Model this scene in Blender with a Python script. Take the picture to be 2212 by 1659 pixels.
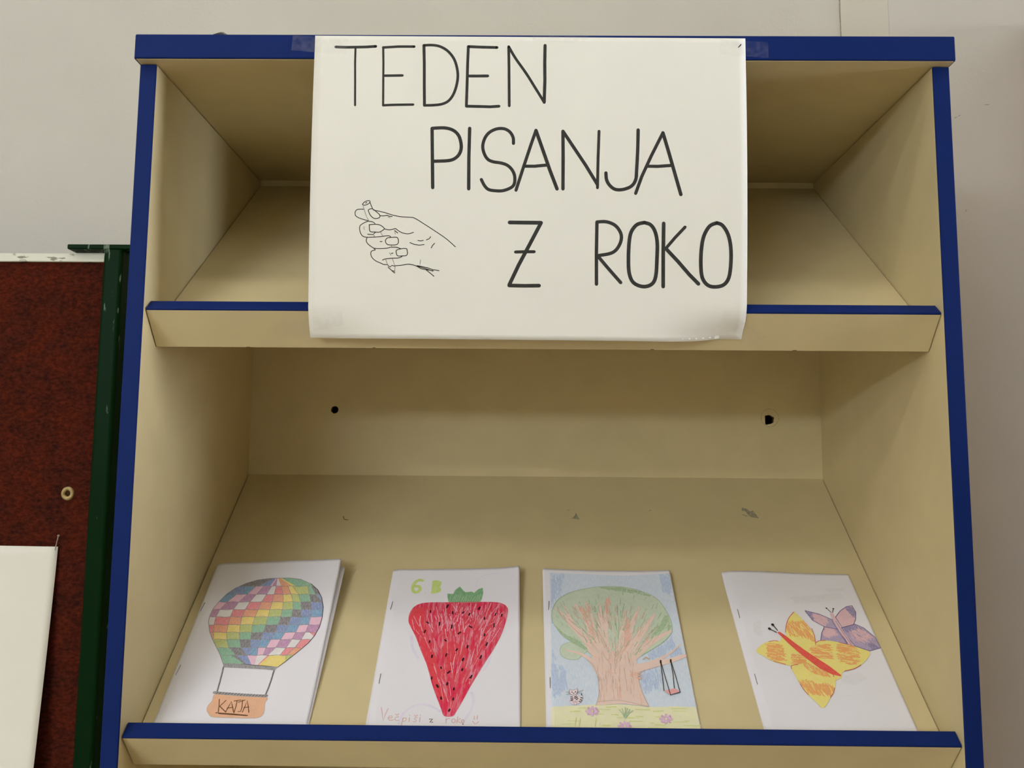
import bpy, bmesh, math, random
import numpy as np
from mathutils import Vector, Matrix
random.seed(7)
for o in list(bpy.data.objects): bpy.data.objects.remove(o, do_unlink=True)
S = bpy.context.scene
COL = S.collection

# ------------------------------------------------------------------ camera
ZT = 1.80                      # height of the underside of the bookcase top board
CAM = np.array([-0.02036, -0.77507, -0.39926 + ZT])
FPX, W, H = 1780.739, 2212, 1659
rx, ry, rz = 0.10583, -0.0079, 0.00966
def rot3(a, b, c):
    X = np.array([[1,0,0],[0,math.cos(a),-math.sin(a)],[0,math.sin(a),math.cos(a)]])
    Y = np.array([[math.cos(b),0,math.sin(b)],[0,1,0],[-math.sin(b),0,math.cos(b)]])
    Z = np.array([[math.cos(c),-math.sin(c),0],[math.sin(c),math.cos(c),0],[0,0,1]])
    return Z @ X @ Y
RM = rot3(rx, ry, rz)
cd = bpy.data.cameras.new('camera'); co = bpy.data.objects.new('camera', cd); COL.objects.link(co)
cd.sensor_fit = 'HORIZONTAL'; cd.sensor_width = 36.0; cd.lens = FPX / W * 36.0
cd.clip_start = 0.02; cd.clip_end = 50
M = Matrix.Identity(4)
for i in range(3):
    M[i][0] = RM[i,0]; M[i][1] = RM[i,2]; M[i][2] = -RM[i,1]; M[i][3] = CAM[i]
co.matrix_world = M
S.camera = co
S.view_settings.view_transform = 'Standard'; S.view_settings.look = 'None'
S.view_settings.gamma = 1.0; S.view_settings.use_curve_mapping = False
S.view_settings.exposure = -0.10
wd = bpy.data.worlds.new('world'); S.world = wd; wd.use_nodes = True
wd.node_tree.nodes['Background'].inputs[0].default_value = (0.9, 0.95, 1.0, 1)
wd.node_tree.nodes['Background'].inputs[1].default_value = 0.05
# added ceiling luminaires, unseen, set for their light: (x, y, length x, width y, watts)
ADDED_LAMPS = [(-1.4, -1.3, 1.25, 0.16, 11.0), (-2.5, -3.3, 1.25, 0.16, 47.0), (-0.2, -0.62, 1.25, 0.16, 4.5)]
LAMP_COL = (1.0, 0.985, 0.965)
# added unseen windows: emission of the panes that stand in for daylight
PANE_FRONT, PANE_RIGHT = 29.0, 38.0
PANE_COL = (0.85, 0.93, 1.10)

def px_ray(x, y):
    return RM @ np.array([(x - W/2) / FPX, 1.0, -(y - H/2) / FPX])
def at_plane(x, y, P, n):
    r = px_ray(x, y); P = np.array(P, float); n = np.array(n, float)
    return CAM + r * (((P - CAM) @ n) / (r @ n))
def at_y(x, y, Y): return at_plane(x, y, (0, Y, 0), (0, 1, 0))

# ------------------------------------------------------------------ materials
def lin(c): 
    c /= 255.0
    return c/12.92 if c <= 0.04045 else ((c+0.055)/1.055)**2.4
def rgb(r, g, b, k=1.0): return tuple(min(0.95, lin(v)*k) for v in (r, g, b)) + (1.0,)
def nmat(name):
    m = bpy.data.materials.new(name); m.use_nodes = True
    nt = m.node_tree; return m, nt, nt.nodes['Principled BSDF']
def N(nt, t, **k):
    n = nt.nodes.new(t)
    for a, b in k.items(): setattr(n, a, b)
    return n
def noise(nt, scale, detail=3, coord='Object', stretch=None, rot=None):
    tc = N(nt, 'ShaderNodeTexCoord'); mp = N(nt, 'ShaderNodeMapping')
    nt.links.new(tc.outputs[coord], mp.inputs[0])
    if stretch: mp.inputs['Scale'].default_value = stretch
    if rot: mp.inputs['Rotation'].default_value = rot
    n = N(nt, 'ShaderNodeTexNoise'); n.inputs['Scale'].default_value = scale; n.inputs['Detail'].default_value = detail
    nt.links.new(mp.outputs[0], n.inputs['Vector']); return n.outputs['Fac']
def ramp(nt, src, p0, p1, c0=(0,0,0,1), c1=(1,1,1,1)):
    r = N(nt, 'ShaderNodeValToRGB'); e = r.color_ramp.elements
    e[0].position = p0; e[1].position = p1; e[0].color = c0; e[1].color = c1
    nt.links.new(src, r.inputs[0]); return r.outputs[0]
def mix(nt, fac, a, b):
    m = N(nt, 'ShaderNodeMix', data_type='RGBA')
    for i, v in ((0, fac), (6, a), (7, b)):
        if hasattr(v, 'is_linked'): nt.links.new(v, m.inputs[i])
        else: m.inputs[i].default_value = v
    return m.outputs[2]
def bump(nt, bsdf, h, strength, dist):
    b = N(nt, 'ShaderNodeBump'); b.inputs['Strength'].default_value = strength; b.inputs['Distance'].default_value = dist
    nt.links.new(h, b.inputs['Height']); nt.links.new(b.outputs[0], bsdf.inputs['Normal'])
def plain(name, c, rough=0.5, spec=0.5, metal=0.0, var=0.06, scale=60, bmp=0.0, bscale=400, bdist=0.0004):
    m, nt, b = nmat(name)
    n = noise(nt, scale)
    d = tuple(v*(1-var) for v in c[:3]) + (1,)
    l = tuple(min(1, v*(1+var)) for v in c[:3]) + (1,)
    nt.links.new(ramp(nt, n, 0.3, 0.7, d, l), b.inputs['Base Color'])
    b.inputs['Roughness'].default_value = rough; b.inputs['Metallic'].default_value = metal
    b.inputs['Specular IOR Level'].default_value = spec
    if bmp: bump(nt, b, noise(nt, bscale, 4), bmp, bdist)
    return m

MAT = {}
MAT['cream'] = plain('cream_melamine', (0.67, 0.56, 0.305, 1), 0.5, 0.3, var=0.03, scale=25, bmp=0.12, bscale=900, bdist=0.0002)
MAT['blue'] = plain('blue_edging', (0.0070, 0.0215, 0.125, 1), 0.5, 0.06, var=0.05, bmp=0.05, bscale=700)
MAT['gap'] = plain('raw_chipboard', (0.16, 0.10, 0.05, 1), 0.9, 0.1, var=0.3, scale=500)
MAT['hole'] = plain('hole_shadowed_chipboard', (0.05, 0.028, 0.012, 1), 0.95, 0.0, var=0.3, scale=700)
MAT['wall'] = plain('wall_paint', (0.64, 0.615, 0.53, 1), 0.75, 0.25, var=0.025, scale=7, bmp=0.35, bscale=260, bdist=0.0008)
MAT['trim'] = plain('trim_paint', (0.65, 0.62, 0.505, 1), 0.6, 0.3, var=0.02, scale=9, bmp=0.15, bscale=300)
MAT['crack'] = plain('joint_filler', (0.36, 0.34, 0.28, 1), 0.9, 0.1, var=0.3, scale=300)
MAT['ceiling'] = plain('ceiling_paint', (0.80, 0.79, 0.74, 1), 0.9, 0.1, var=0.02, scale=5)
MAT['floor'] = plain('linoleum_floor', (0.46, 0.38, 0.27, 1), 0.5, 0.4, var=0.25, scale=12)
MAT['lampbody'] = plain('white_enamel', (0.8, 0.8, 0.78, 1), 0.4, 0.5)
MAT['sign'] = plain('sign_paper', (0.86, 0.845, 0.735, 1), 0.85, 0.15, var=0.012, scale=14, bmp=0.10, bscale=500)
MAT['page'] = plain('copy_paper', (0.85, 0.835, 0.86, 1), 0.85, 0.15, var=0.012, scale=14, bmp=0.10, bscale=500)
MAT['marker'] = plain('black_marker_ink', (0.040, 0.040, 0.034, 1), 0.7, 0.2, var=0.2, scale=200)
MAT['pen'] = plain('black_pen_ink', (0.030, 0.027, 0.020, 1), 0.7, 0.2, var=0.3, scale=400)
MAT['pencil'] = plain('grey_pencil_line', (0.30, 0.28, 0.24, 1), 0.8, 0.1, var=0.3, scale=600)
MAT['steel'] = plain('staple_steel', (0.30, 0.30, 0.33, 1), 0.35, 0.5, metal=1.0)
MAT['brass'] = plain('aged_brass', (0.42, 0.31, 0.13, 1), 0.5, 0.4, metal=0.35, var=0.2, scale=300)
MAT['dark'] = plain('black_gloss_plastic', (0.012, 0.013, 0.018, 1), 0.15, 0.6)
MAT['residue'] = plain('grey_glue_residue', (0.36, 0.33, 0.22, 1), 0.8, 0.2, var=0.35, scale=500)
MAT['smudge'] = plain('wall_smudge', (0.42, 0.39, 0.33, 1), 0.9, 0.1, var=0.2, scale=400)

def tape_mat():
    m, nt, b = nmat('clear_tape')
    b.inputs['Base Color'].default_value = (0.85, 0.85, 0.83, 1)
    b.inputs['Roughness'].default_value = 0.22
    n = noise(nt, 160, 4)
    nt.links.new(ramp(nt, n, 0.35, 0.8, (0.015, 0.015, 0.015, 1), (0.11, 0.11, 0.11, 1)), b.inputs['Alpha'])
    bump(nt, b, noise(nt, 220, 4), 0.5, 0.0006)
    return m
MAT['tape'] = tape_mat()
def felt_mat():
    m, nt, b = nmat('red_brown_felt')
    n1 = noise(nt, 210, 9, stretch=(1, 1, 1.6)); n2 = noise(nt, 38, 6); n3 = noise(nt, 900, 3)
    a = ramp(nt, n1, 0.34, 0.66, (0.018, 0.006, 0.004, 1), (0.150, 0.026, 0.011, 1))
    c = ramp(nt, n2, 0.38, 0.62, (0.045, 0.013, 0.009, 1), (0.105, 0.017, 0.007, 1))
    d = mix(nt, 0.5, a, c)
    nt.links.new(mix(nt, ramp(nt, n3, 0.3, 0.75, (0, 0, 0, 1), (.5, .5, .5, 1)), d, (0.020, 0.005, 0.003, 1)), b.inputs['Base Color'])
    b.inputs['Roughness'].default_value = 1.0; b.inputs['Specular IOR Level'].default_value = 0.05
    bump(nt, b, n1, 0.9, 0.002); return m
MAT['felt'] = felt_mat()
def green_mat():
    m, nt, b = nmat('green_painted_steel')
    n = noise(nt, 55, 5, stretch=(3.5, 3.5, 0.7))
    tc = N(nt, 'ShaderNodeTexCoord'); sp = N(nt, 'ShaderNodeSeparateXYZ'); nt.links.new(tc.outputs['Object'], sp.inputs[0])
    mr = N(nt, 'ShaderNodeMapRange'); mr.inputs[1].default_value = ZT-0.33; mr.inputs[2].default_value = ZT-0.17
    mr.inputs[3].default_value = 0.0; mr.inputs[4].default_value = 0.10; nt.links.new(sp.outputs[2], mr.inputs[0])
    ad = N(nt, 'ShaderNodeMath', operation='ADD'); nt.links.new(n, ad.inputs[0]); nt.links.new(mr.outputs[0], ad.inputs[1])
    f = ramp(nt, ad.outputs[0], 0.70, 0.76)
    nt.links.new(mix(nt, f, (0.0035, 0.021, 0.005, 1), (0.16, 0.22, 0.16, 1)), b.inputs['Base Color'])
    b.inputs['Roughness'].default_value = 0.36; b.inputs['Specular IOR Level'].default_value = 0.03
    bump(nt, b, noise(nt, 90, 3), 0.10, 0.001); return m
MAT['green'] = green_mat()
def strip_mat():
    m, nt, b = nmat('scuffed_white_strip')
    n = noise(nt, 75, 8, stretch=(0.7, 1, 2.0))
    nt.links.new(mix(nt, ramp(nt, n, 0.57, 0.63), (0.74, 0.74, 0.60, 1), (0.24, 0.24, 0.16, 1)), b.inputs['Base Color'])
    b.inputs['Roughness'].default_value = 0.5; return m
MAT['strip'] = strip_mat()

def crayon(name, c, paper=(0.85, 0.835, 0.86, 1), lo=0.25, hi=0.80, amount=0.55, ang=0.6, scale=26, stretch=7.0, deep=0.92):
    """colour-pencil layer: streaks of pigment with the paper showing through"""
    m, nt, b = nmat('crayon_' + name)
    s = noise(nt, scale, 4, 'UV', (stretch, 1.0, 1.0), (0, 0, ang))
    g = noise(nt, 230, 2, 'UV')
    ad = N(nt, 'ShaderNodeMath', operation='MULTIPLY_ADD'); nt.links.new(g, ad.inputs[0]); ad.inputs[1].default_value = 0.45
    nt.links.new(s, ad.inputs[2])
    f = ramp(nt, ad.outputs[0], lo+0.2, hi+0.2, (0, 0, 0, 1), (amount, amount, amount, 1))
    dk = tuple(v*deep for v in c[:3]) + (1,)
    base = mix(nt, ramp(nt, noise(nt, 9, 3, 'UV'), 0.35, 0.65), dk, c)
    nt.links.new(mix(nt, f, base, paper), b.inputs['Base Color'])
    b.inputs['Roughness'].default_value = 0.75; b.inputs['Specular IOR Level'].default_value = 0.2
    return m
KI = 1.45      # photo brightness of a pigment on the page -> reflectance
def cr(name, r, g, b, **k):
    MAT[name] = crayon(name, rgb(r, g, b, KI), **k)
cr('c_pink', 214, 160, 180); cr('c_purple', 165, 98, 145); cr('c_red', 210, 92, 95); cr('c_orange', 218, 128, 62)
cr('c_yellow', 212, 186, 42); cr('c_lime', 160, 170, 45); cr('c_green', 92, 158, 112); cr('c_black', 78, 72, 68)
cr('c_blue', 78, 108, 160); cr('c_teal', 62, 128, 165); cr('c_white', 206, 202, 198, amount=0.3); cr('c_grey', 105, 100, 96)
cr('c_tan', 205, 150, 105, amount=0.35); cr('c_berry', 198, 40, 72, ang=0.35, lo=0.45, hi=0.95, amount=0.42, scale=5, stretch=5, deep=0.95)
cr('c_berry2', 200, 36, 50, amount=0.12, ang=0.3, deep=0.95); cr('c_pinkpale', 216, 128, 146, amount=0.4, deep=0.95); cr('c_leaf', 70, 140, 72, ang=0.9, amount=0.4)
cr('c_lettergreen', 170, 192, 70, amount=0.4); cr('c_lav', 200, 192, 206, amount=0.7); cr('c_lettertan', 188, 142, 128, amount=0.5)
cr('c_sky', 160, 186, 204, ang=0.1, scale=18, amount=0.75, lo=0.15, hi=0.65, deep=0.95); cr('c_sky2', 122, 160, 198, ang=0.1, amount=0.75, lo=0.2, hi=0.7)
cr('c_crown', 168, 184, 150, ang=0.5, amount=0.55, deep=0.93); cr('c_crown2', 128, 160, 104, ang=0.5, amount=0.5, deep=0.95)
cr('c_trunk', 206, 176, 156, ang=0.15, amount=0.45, deep=0.95); cr('c_trunk2', 204, 150, 118, ang=0.15, amount=0.5, deep=0.95); cr('c_bark', 172, 140, 108, amount=0.5)
cr('c_ground', 205, 203, 146, ang=1.5, amount=0.6, deep=0.95); cr('c_ground2', 186, 192, 104, ang=1.5, amount=0.5, deep=0.95); cr('c_flower', 205, 160, 190, amount=0.5)
cr('c_seat', 205, 140, 138, amount=0.3); cr('c_wing', 216, 196, 76, ang=0.4, amount=0.4, deep=0.96); cr('c_wingo', 224, 142, 48, ang=0.4, amount=0.3, deep=0.96)
cr('c_body', 205, 62, 40, amount=0.15); cr('c_vio', 146, 126, 158, ang=0.4, amount=0.4); cr('c_viod', 108, 90, 140, ang=0.4, amount=0.5)
cr('c_viop', 196, 152, 156, ang=0.4, amount=0.45); cr('c_ored', 190, 75, 45, amount=0.2); cr('c_viol', 75, 50, 100, amount=0.2)
cr('c_catpink', 222, 190, 190, amount=0.5); cr('c_smear', 176, 168, 160, amount=0.85, lo=0.15, hi=0.6)

# ------------------------------------------------------------------ mesh helpers
def tag(o, label=None, cat=None, group=None, kind=None):
    for k, v in (('label', label), ('category', cat), ('group', group), ('kind', kind)):
        if v: o[k] = v
    return o
def mesh_obj(name, verts, faces, mats, parent=None, mi=None, uvs=None, smooth=False):
    me = bpy.data.meshes.new(name); me.from_pydata([tuple(map(float, v)) for v in verts], [], faces)
    for m in (mats if isinstance(mats, (list, tuple)) else [mats]): me.materials.append(MAT[m])
    if mi: me.polygons.foreach_set('material_index', mi)
    if smooth: me.polygons.foreach_set('use_smooth', [True]*len(me.polygons))
    if uvs:
        ul = me.uv_layers.new(name='UVMap')
        for l in me.loops: ul.data[l.index].uv = uvs[l.vertex_index]
    me.update()
    o = bpy.data.objects.new(name, me); COL.objects.link(o)
    if parent: o.parent = parent
    return o
def empty(name, loc=(0,0,0)):
    # things' parts are modelled in world coordinates, so the root keeps its base and the parts compensate
    o = bpy.data.objects.new(name, None); COL.objects.link(o); o.location = loc
    o.empty_display_size = 0.05; return o
def bm_obj(name, bm, mat, parent=None, smooth=False):
    me = bpy.data.meshes.new(name); bm.normal_update(); bm.to_mesh(me); bm.free()
    for m in (mat if isinstance(mat, (list, tuple)) else [mat]): me.materials.append(MAT[m])
    if smooth: me.polygons.foreach_set('use_smooth', [True]*len(me.polygons))
    o = bpy.data.objects.new(name, me); COL.objects.link(o)
    if parent: o.parent = parent
    return o
def adopt(root):
    for ch in root.children: ch.matrix_parent_inverse = Matrix.Translation(-root.location)
def box_bm(x0, x1, y0, y1, z0, z1, bev=0.0, seg=2):
    bm = bmesh.new()
    bmesh.ops.create_cube(bm, size=1.0)
    for v in bm.verts:
        v.co = ((x0+x1)/2 + v.co.x*(x1-x0), (y0+y1)/2 + v.co.y*(y1-y0), (z0+z1)/2 + v.co.z*(z1-z0))
    if bev: bmesh.ops.bevel(bm, geom=bm.edges[:], offset=bev, segments=seg, profile=0.5, affect='EDGES')
    return bm
def prism_bm(prof, x0, x1, bev=0.0):
    """extrude a (y,z) profile along x"""
    bm = bmesh.new()
    a = [bm.verts.new((x0, p[0], p[1])) for p in prof]; b = [bm.verts.new((x1, p[0], p[1])) for p in prof]
    n = len(prof)
    bm.faces.new(a); bm.faces.new(b[::-1])
    for i in range(n): bm.faces.new((a[i], b[i], b[(i+1) % n], a[(i+1) % n]))
    bmesh.ops.recalc_face_normals(bm, faces=bm.faces[:])
    if bev: bmesh.ops.bevel(bm, geom=bm.edges[:], offset=bev, segments=2, profile=0.5, affect='EDGES')
    return bm
def tube(name, pts, r, mat, parent=None, seg=8):
    pts = [Vector(p) for p in pts]; V = []; F = []
    for i, p in enumerate(pts):
        d = (pts[min(i+1, len(pts)-1)] - pts[max(i-1, 0)]).normalized()
        a = d.orthogonal().normalized(); b = d.cross(a)
        if i and a.dot(pa) < 0: a, b = -a, -b
        if i:
            a = (pa - d*pa.dot(d)).normalized(); b = d.cross(a)
        pa = a
        rr = r[i] if isinstance(r, (list, tuple)) else r
        for k in range(seg):
            t = 2*math.pi*k/seg; V.append(p + a*math.cos(t)*rr + b*math.sin(t)*rr)
    for i in range(len(pts)-1):
        for k in range(seg):
            F.append((i*seg+k, i*seg+(k+1) % seg, (i+1)*seg+(k+1) % seg, (i+1)*seg+k))
    F.append(tuple(range(seg))[::-1]); F.append(tuple(range((len(pts)-1)*seg, len(pts)*seg)))
    return mesh_obj(name, V, F, mat, parent, smooth=False)

# ------------------------------------------------------------------ the room
YW = 0.345; XL, XR, YF, ZC = -4.6, 3.2, -5.2, 2.85
def struct(name, bm, mat, parent=None):
    return tag(bm_obj(name, bm, mat, parent), kind='structure')
wall_back = struct('wall_back', box_bm(XL-.1, XR+.1, YW, YW+0.1, 0, ZC), 'wall')
struct('wall_left', box_bm(XL-0.1, XL, YF, YW, 0, ZC), 'wall')
struct('wall_right', box_bm(XR, XR+0.1, YF, YW, 0, ZC), 'wall')
struct('wall_front', box_bm(XL-.1, XR+.1, YF-0.1, YF, 0, ZC), 'wall')
struct('floor', box_bm(XL-.1, XR+.1, YF-.1, YW+.1, -0.1, 0), 'floor')
struct('ceiling', box_bm(XL-.1, XR+.1, YF-.1, YW+.1, ZC, ZC+0.1), 'ceiling')
# added unseen windows to light the bookcase: high strip opposite, tall one right
def glow(name, k):
    m, nt, b = nmat(name); nt.nodes.remove(b); e = N(nt, 'ShaderNodeEmission')
    e.inputs[0].default_value = PANE_COL + (1,); e.inputs[1].default_value = k
    nt.links.new(e.outputs[0], nt.nodes['Material Output'].inputs[0]); MAT[name] = m
glow('added_daylight_front', PANE_FRONT); glow('added_daylight_right', PANE_RIGHT)
def added_window(name, axis, a0, a1, z0, z1, c, mat, ndiv):
    # frame bars proud of the wall, added emissive panes between them
    def bx(a, b, p, q, d0, d1):
        return box_bm(a, b, c+d0, c+d1, p, q, 0.003) if axis == 'x' else box_bm(c-d1, c-d0, a, b, p, q, 0.003)
    r = struct(name, bx(a0-.05, a1+.05, z0-.05, z0, 0, .05), 'lampbody')
    bm_obj('added_window_frame', bx(a0-.05, a1+.05, z1, z1+.05, 0, .04), 'lampbody', r)
    w = (a1-a0)/ndiv
    for i in range(ndiv+1): bm_obj('added_window_frame', bx(a0+i*w-.02, a0+i*w+.02, z0, z1, 0, .04), 'lampbody', r)
    for i in range(ndiv): bm_obj('added_pane', bx(a0+i*w+.018, a0+(i+1)*w-.018, z0, z1, .002, .010), mat, r)
added_window('added_window_1', 'x', -4.3, -1.7, 2.18, 2.52, YF, 'added_daylight_front', 3)
added_window('added_window_2', 'y', -0.80, -0.12, 0.95, 2.25, XR, 'added_daylight_right', 1)
# vertical joint cover strip on the back wall
tr = struct('trim_1', box_bm(0.4335, 0.5015, YW-0.0022, YW+0.001, 0, ZC, 0.0006), 'trim')
rnd = random.Random(3)
V = []; F = []
for i in range(61):
    z = 1.60 + i*0.02; dx = rnd.uniform(-.0009, .0009); w = rnd.uniform(.0007, .0014)
    V += [(0.4330+dx-w/2, YW-0.0006, z), (0.4330+dx+w/2, YW-0.0024, z)]
for i in range(60): F.append((2*i, 2*i+1, 2*i+3, 2*i+2))
mesh_obj('joint_line', V, F, 'crack', tr)

# added luminaires, out of view, placed for the light they give
for i, (x, y, lx, ly, wt) in enumerate(ADDED_LAMPS):
    r = empty('added_ceiling_light', (x, y, ZC-0.06))
    bm_obj('housing', box_bm(x-lx/2-.03, x+lx/2+.03, y-ly/2-.03, y+ly/2+.03, ZC-0.045, ZC, 0.006), 'lampbody', r)
    for s in (-1, 1):
        bm_obj('end_cap', box_bm(x+s*(lx/2+.03)-.008, x+s*(lx/2+.03)+.008, y-ly/2-.032, y+ly/2+.032, ZC-0.06, ZC, 0.004), 'lampbody', r)
    adopt(r)
    ld = bpy.data.lights.new('added_tube_light', 'AREA'); ld.shape = 'RECTANGLE'; ld.size = lx; ld.size_y = ly; ld.energy = wt; ld.color = LAMP_COL
    lo = bpy.data.objects.new('added_tube_light', ld); COL.objects.link(lo); lo.parent = r; lo.location = (0, 0, 0.008)
    tag(r, ('added long white ceiling luminaire above the pin board, out of view', 'added long white ceiling luminaire next to the high strip of panes, out of view', 'added dim white ceiling luminaire right above the bookcase front, out of view')[i], 'ceiling light', 'added ceiling luminaires out of view')

# ------------------------------------------------------------------ the bookcase
WI, TH, D = 0.3826, 0.0158, 0.3302
WO = WI + TH; TT = 0.0245; PR = 0.0100; OV = 0.0018
ANG = 0.69458; SA, CA = math.sin(ANG), math.cos(ANG)
bc = empty('display_bookcase', (0, 0.16, 0))
EB = 0.0022                                     # edge band thickness
top = bm_obj('top_board', box_bm(-WO-OV+.001, WO+OV-.001, -PR+EB, YW-0.003, ZT, ZT+TT, 0.0004), 'cream', bc)
bm_obj('edge_band', box_bm(-WO-OV, WO+OV, -PR, -PR+EB+.0002, ZT+.0004, ZT+TT+.0006, 0.0012, 3), 'blue', top)
for s in (-1, 1):
    bm_obj('edge_band', box_bm(s*(WO+OV-.0005)-.0012, s*(WO+OV-.0005)+.0008*1, -PR+EB, YW-0.004, ZT+.0008, ZT+TT-.0002), 'blue', top)
for s in (-1, 1):
    a, b = sorted((s*WI, s*WO))
    sp = bm_obj('side_panel', box_bm(a, b, EB, D+0.008, 0.0, ZT-0.0011, 0.0003), 'cream', bc)
    bm_obj('edge_band', box_bm(a-.0001, b+.0001, 0, EB+.0002, 0.0, ZT-0.0011, 0.0009, 3), 'blue', sp)
# back panel with two worn screw holes
def circle(cx, cz, r, n=18, jit=0.0, seed=1):
    rr = random.Random(seed)
    return [(cx + r*(1+rr.uniform(-jit, jit))*math.cos(2*math.pi*i/n), cz + r*(1+rr.uniform(-jit, jit))*math.sin(2*math.pi*i/n)) for i in range(n)]
h1 = circle(-0.2695, ZT-0.3183, 0.0050, 18, 0.10, 5)
hc = at_y(1661, 905, D)
h2 = []
for x, y in ((612, 775), (700, 760), (800, 735), (930, 738), (1000, 790), (1150, 870), (1165, 960), (1130, 1040), (1140, 1130), (1100, 1200), (980, 1265), (860, 1280), (760, 1310), (720, 1320), (640, 1270), (625, 1150), (620, 1000), (630, 880)):
    p = at_y(1630 + x/27.66, 870 + y/27.66, D); h2.append((p[0], p[2]))
bm = bmesh.new(); edges = []; loops = []
outer = [(-WI, 0.05), (WI, 0.05), (WI, ZT), (-WI, ZT)]
for lp in (outer, h1, h2):
    vs = [bm.verts.new((x, D, z)) for x, z in lp]; loops.append(vs)
    for i in range(len(vs)): edges.append(bm.edges.new((vs[i], vs[(i+1) % len(vs)])))
bmesh.ops.triangle_fill(bm, use_beauty=True, edges=edges)
for f in bm.faces:
    if f.normal.y > 0: f.normal_flip()
for li, vs in enumerate(loops):
    bk = [bm.verts.new((v.co.x, D + 0.0075, v.co.z)) for v in vs]
    for i in range(len(vs)):
        f = bm.faces.new((vs[i], vs[(i+1) % len(vs)], bk[(i+1) % len(vs)], bk[i])); f.material_index = 1 if li else 0
    if li:
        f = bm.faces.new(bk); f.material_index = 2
    else: bm.faces.new(bk)
back = bm_obj('back_panel', bm, ['cream', 'gap', 'hole'], bc)
# faint outline left by a screw cap round the torn hole
V = []; F = []
for i in range(48):
    t = 2*math.pi*i/48
    cx, cz = at_y(1630 + 905/27.66, 870 + 900/27.66, D)[[0, 2]]
    for r in (0.0113, 0.0120): V.append((cx + r*math.cos(t), D-0.0002, cz + r*1.03*math.sin(t)))
    j = (i+1) % 48
    if i % 9 not in (0,) : F.append((2*i, 2*i+1, 2*j+1, 2*j))
MAT['ring'] = plain('cap_ring_mark', (0.44, 0.36, 0.19, 1), 0.6, 0.3)
mesh_obj('cap_mark', V, F, 'ring', back)

def sh(s, n, zb):   # shelf frame (s up the slope, n off the surface) -> (y,z)
    return (D + s*CA - n*SA, ZT + zb + s*SA + n*CA)
S_F, N_T, LIPL, LIPT = -0.4025, 0.0264, 0.0435, 0.0153
SHELVES = [-0.0080, -0.4056, -0.8032, -1.2008]
GAP = 0.0011
for k, zb in enumerate(SHELVES):
    prof = [sh(S_F+LIPT, 0, zb), sh(0, 0, zb), (D, ZT+zb-0.016/CA), sh(S_F+LIPT, -0.016, zb)]
    shf = bm_obj('shelf', prism_bm(prof, -WI+GAP, WI-GAP), 'cream', bc)
    prof = [sh(S_F, N_T-.002, zb), sh(S_F+LIPT, N_T-.002, zb), sh(S_F+LIPT, N_T-LIPL, zb), sh(S_F, N_T-LIPL, zb)]
    lip = bm_obj('shelf_lip', prism_bm(prof, -WI+GAP, WI-GAP, 0.0003), 'cream', bc)
    prof = [sh(S_F, N_T-.0022, zb), sh(S_F, N_T-.0008, zb), sh(S_F+.0008, N_T, zb), sh(S_F+LIPT-.0008, N_T, zb), sh(S_F+LIPT, N_T-.0008, zb), sh(S_F+LIPT, N_T-.0022, zb)]
    bm_obj('edge_band', prism_bm(prof, -WI+GAP, WI-GAP), 'blue', lip)
    if k == 0:
        for x, w in ((-0.290, .0022), (-0.165, .0016), (0.11, .002), (0.25, .0024)):
            y, z = sh(S_F-.0002, N_T-LIPL+.0003, zb)
            mesh_obj('edge_chip', [(x-w, y, z), (x+w, y, z), (x+w*.4, y-.0004, z+.0012), (x-w*.5, y-.0004, z+.001)], [(0, 1, 2, 3)], 'gap', lip)
bm_obj('plinth', box_bm(-WI, WI, 0.03, 0.046, 0, 0.09, 0.0005), 'cream', bc)
bm_obj('bottom_board', box_bm(-WI, WI, 0.02, D, 0.09, 0.106, 0.0005), 'cream', bc)
# torn glue spots on the sloping shelf
N2 = np.array([0, -SA, CA]); UP = np.array([0, CA, SA]); P2 = np.array([0, D, ZT + SHELVES[1]])
shelf2 = [c for c in bc.children if c.name.startswith('shelf.')][0]
def spot(name, pts, sc, x0, y0, mat='residue'):
    V = [at_plane(x0 + x/sc, y0 + y/sc, P2, N2) + N2*0.0002 for x, y in pts]
    mesh_obj(name, V, [tuple(range(len(V)))], mat, shelf2)
c7 = (2212/750, 1050, 900)
spot('glue_mark', [(1630, 580), (1665, 590), (1680, 605), (1700, 600), (1740, 650), (1690, 642), (1665, 625), (1655, 605), (1628, 600)], *c7)
spot('glue_mark', [(1625, 622), (1650, 626), (1680, 640), (1640, 632)], *c7)
spot('glue_mark', [(572, 614), (595, 655), (545, 650), (562, 636)], *c7)
spot('glue_mark', [(515, 596), (538, 592), (525, 600)], *c7)
spot('glue_mark', [(1035, 600), (1056, 594), (1045, 602)], *c7)
c5 = (3.16, 250, 620)
MAT['brownmark'] = plain('brown_scratch', (0.30, 0.20, 0.10, 1), 0.8, 0.2)
spot('scratch', [(1550, 1565), (1560, 1567), (1560, 1583), (1598, 1590), (1575, 1594), (1555, 1588)], *c5, 'brownmark')
adopt(bc)
tag(bc, 'cream display bookcase with blue edging and steeply sloping shelves', 'bookcase')

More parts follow.
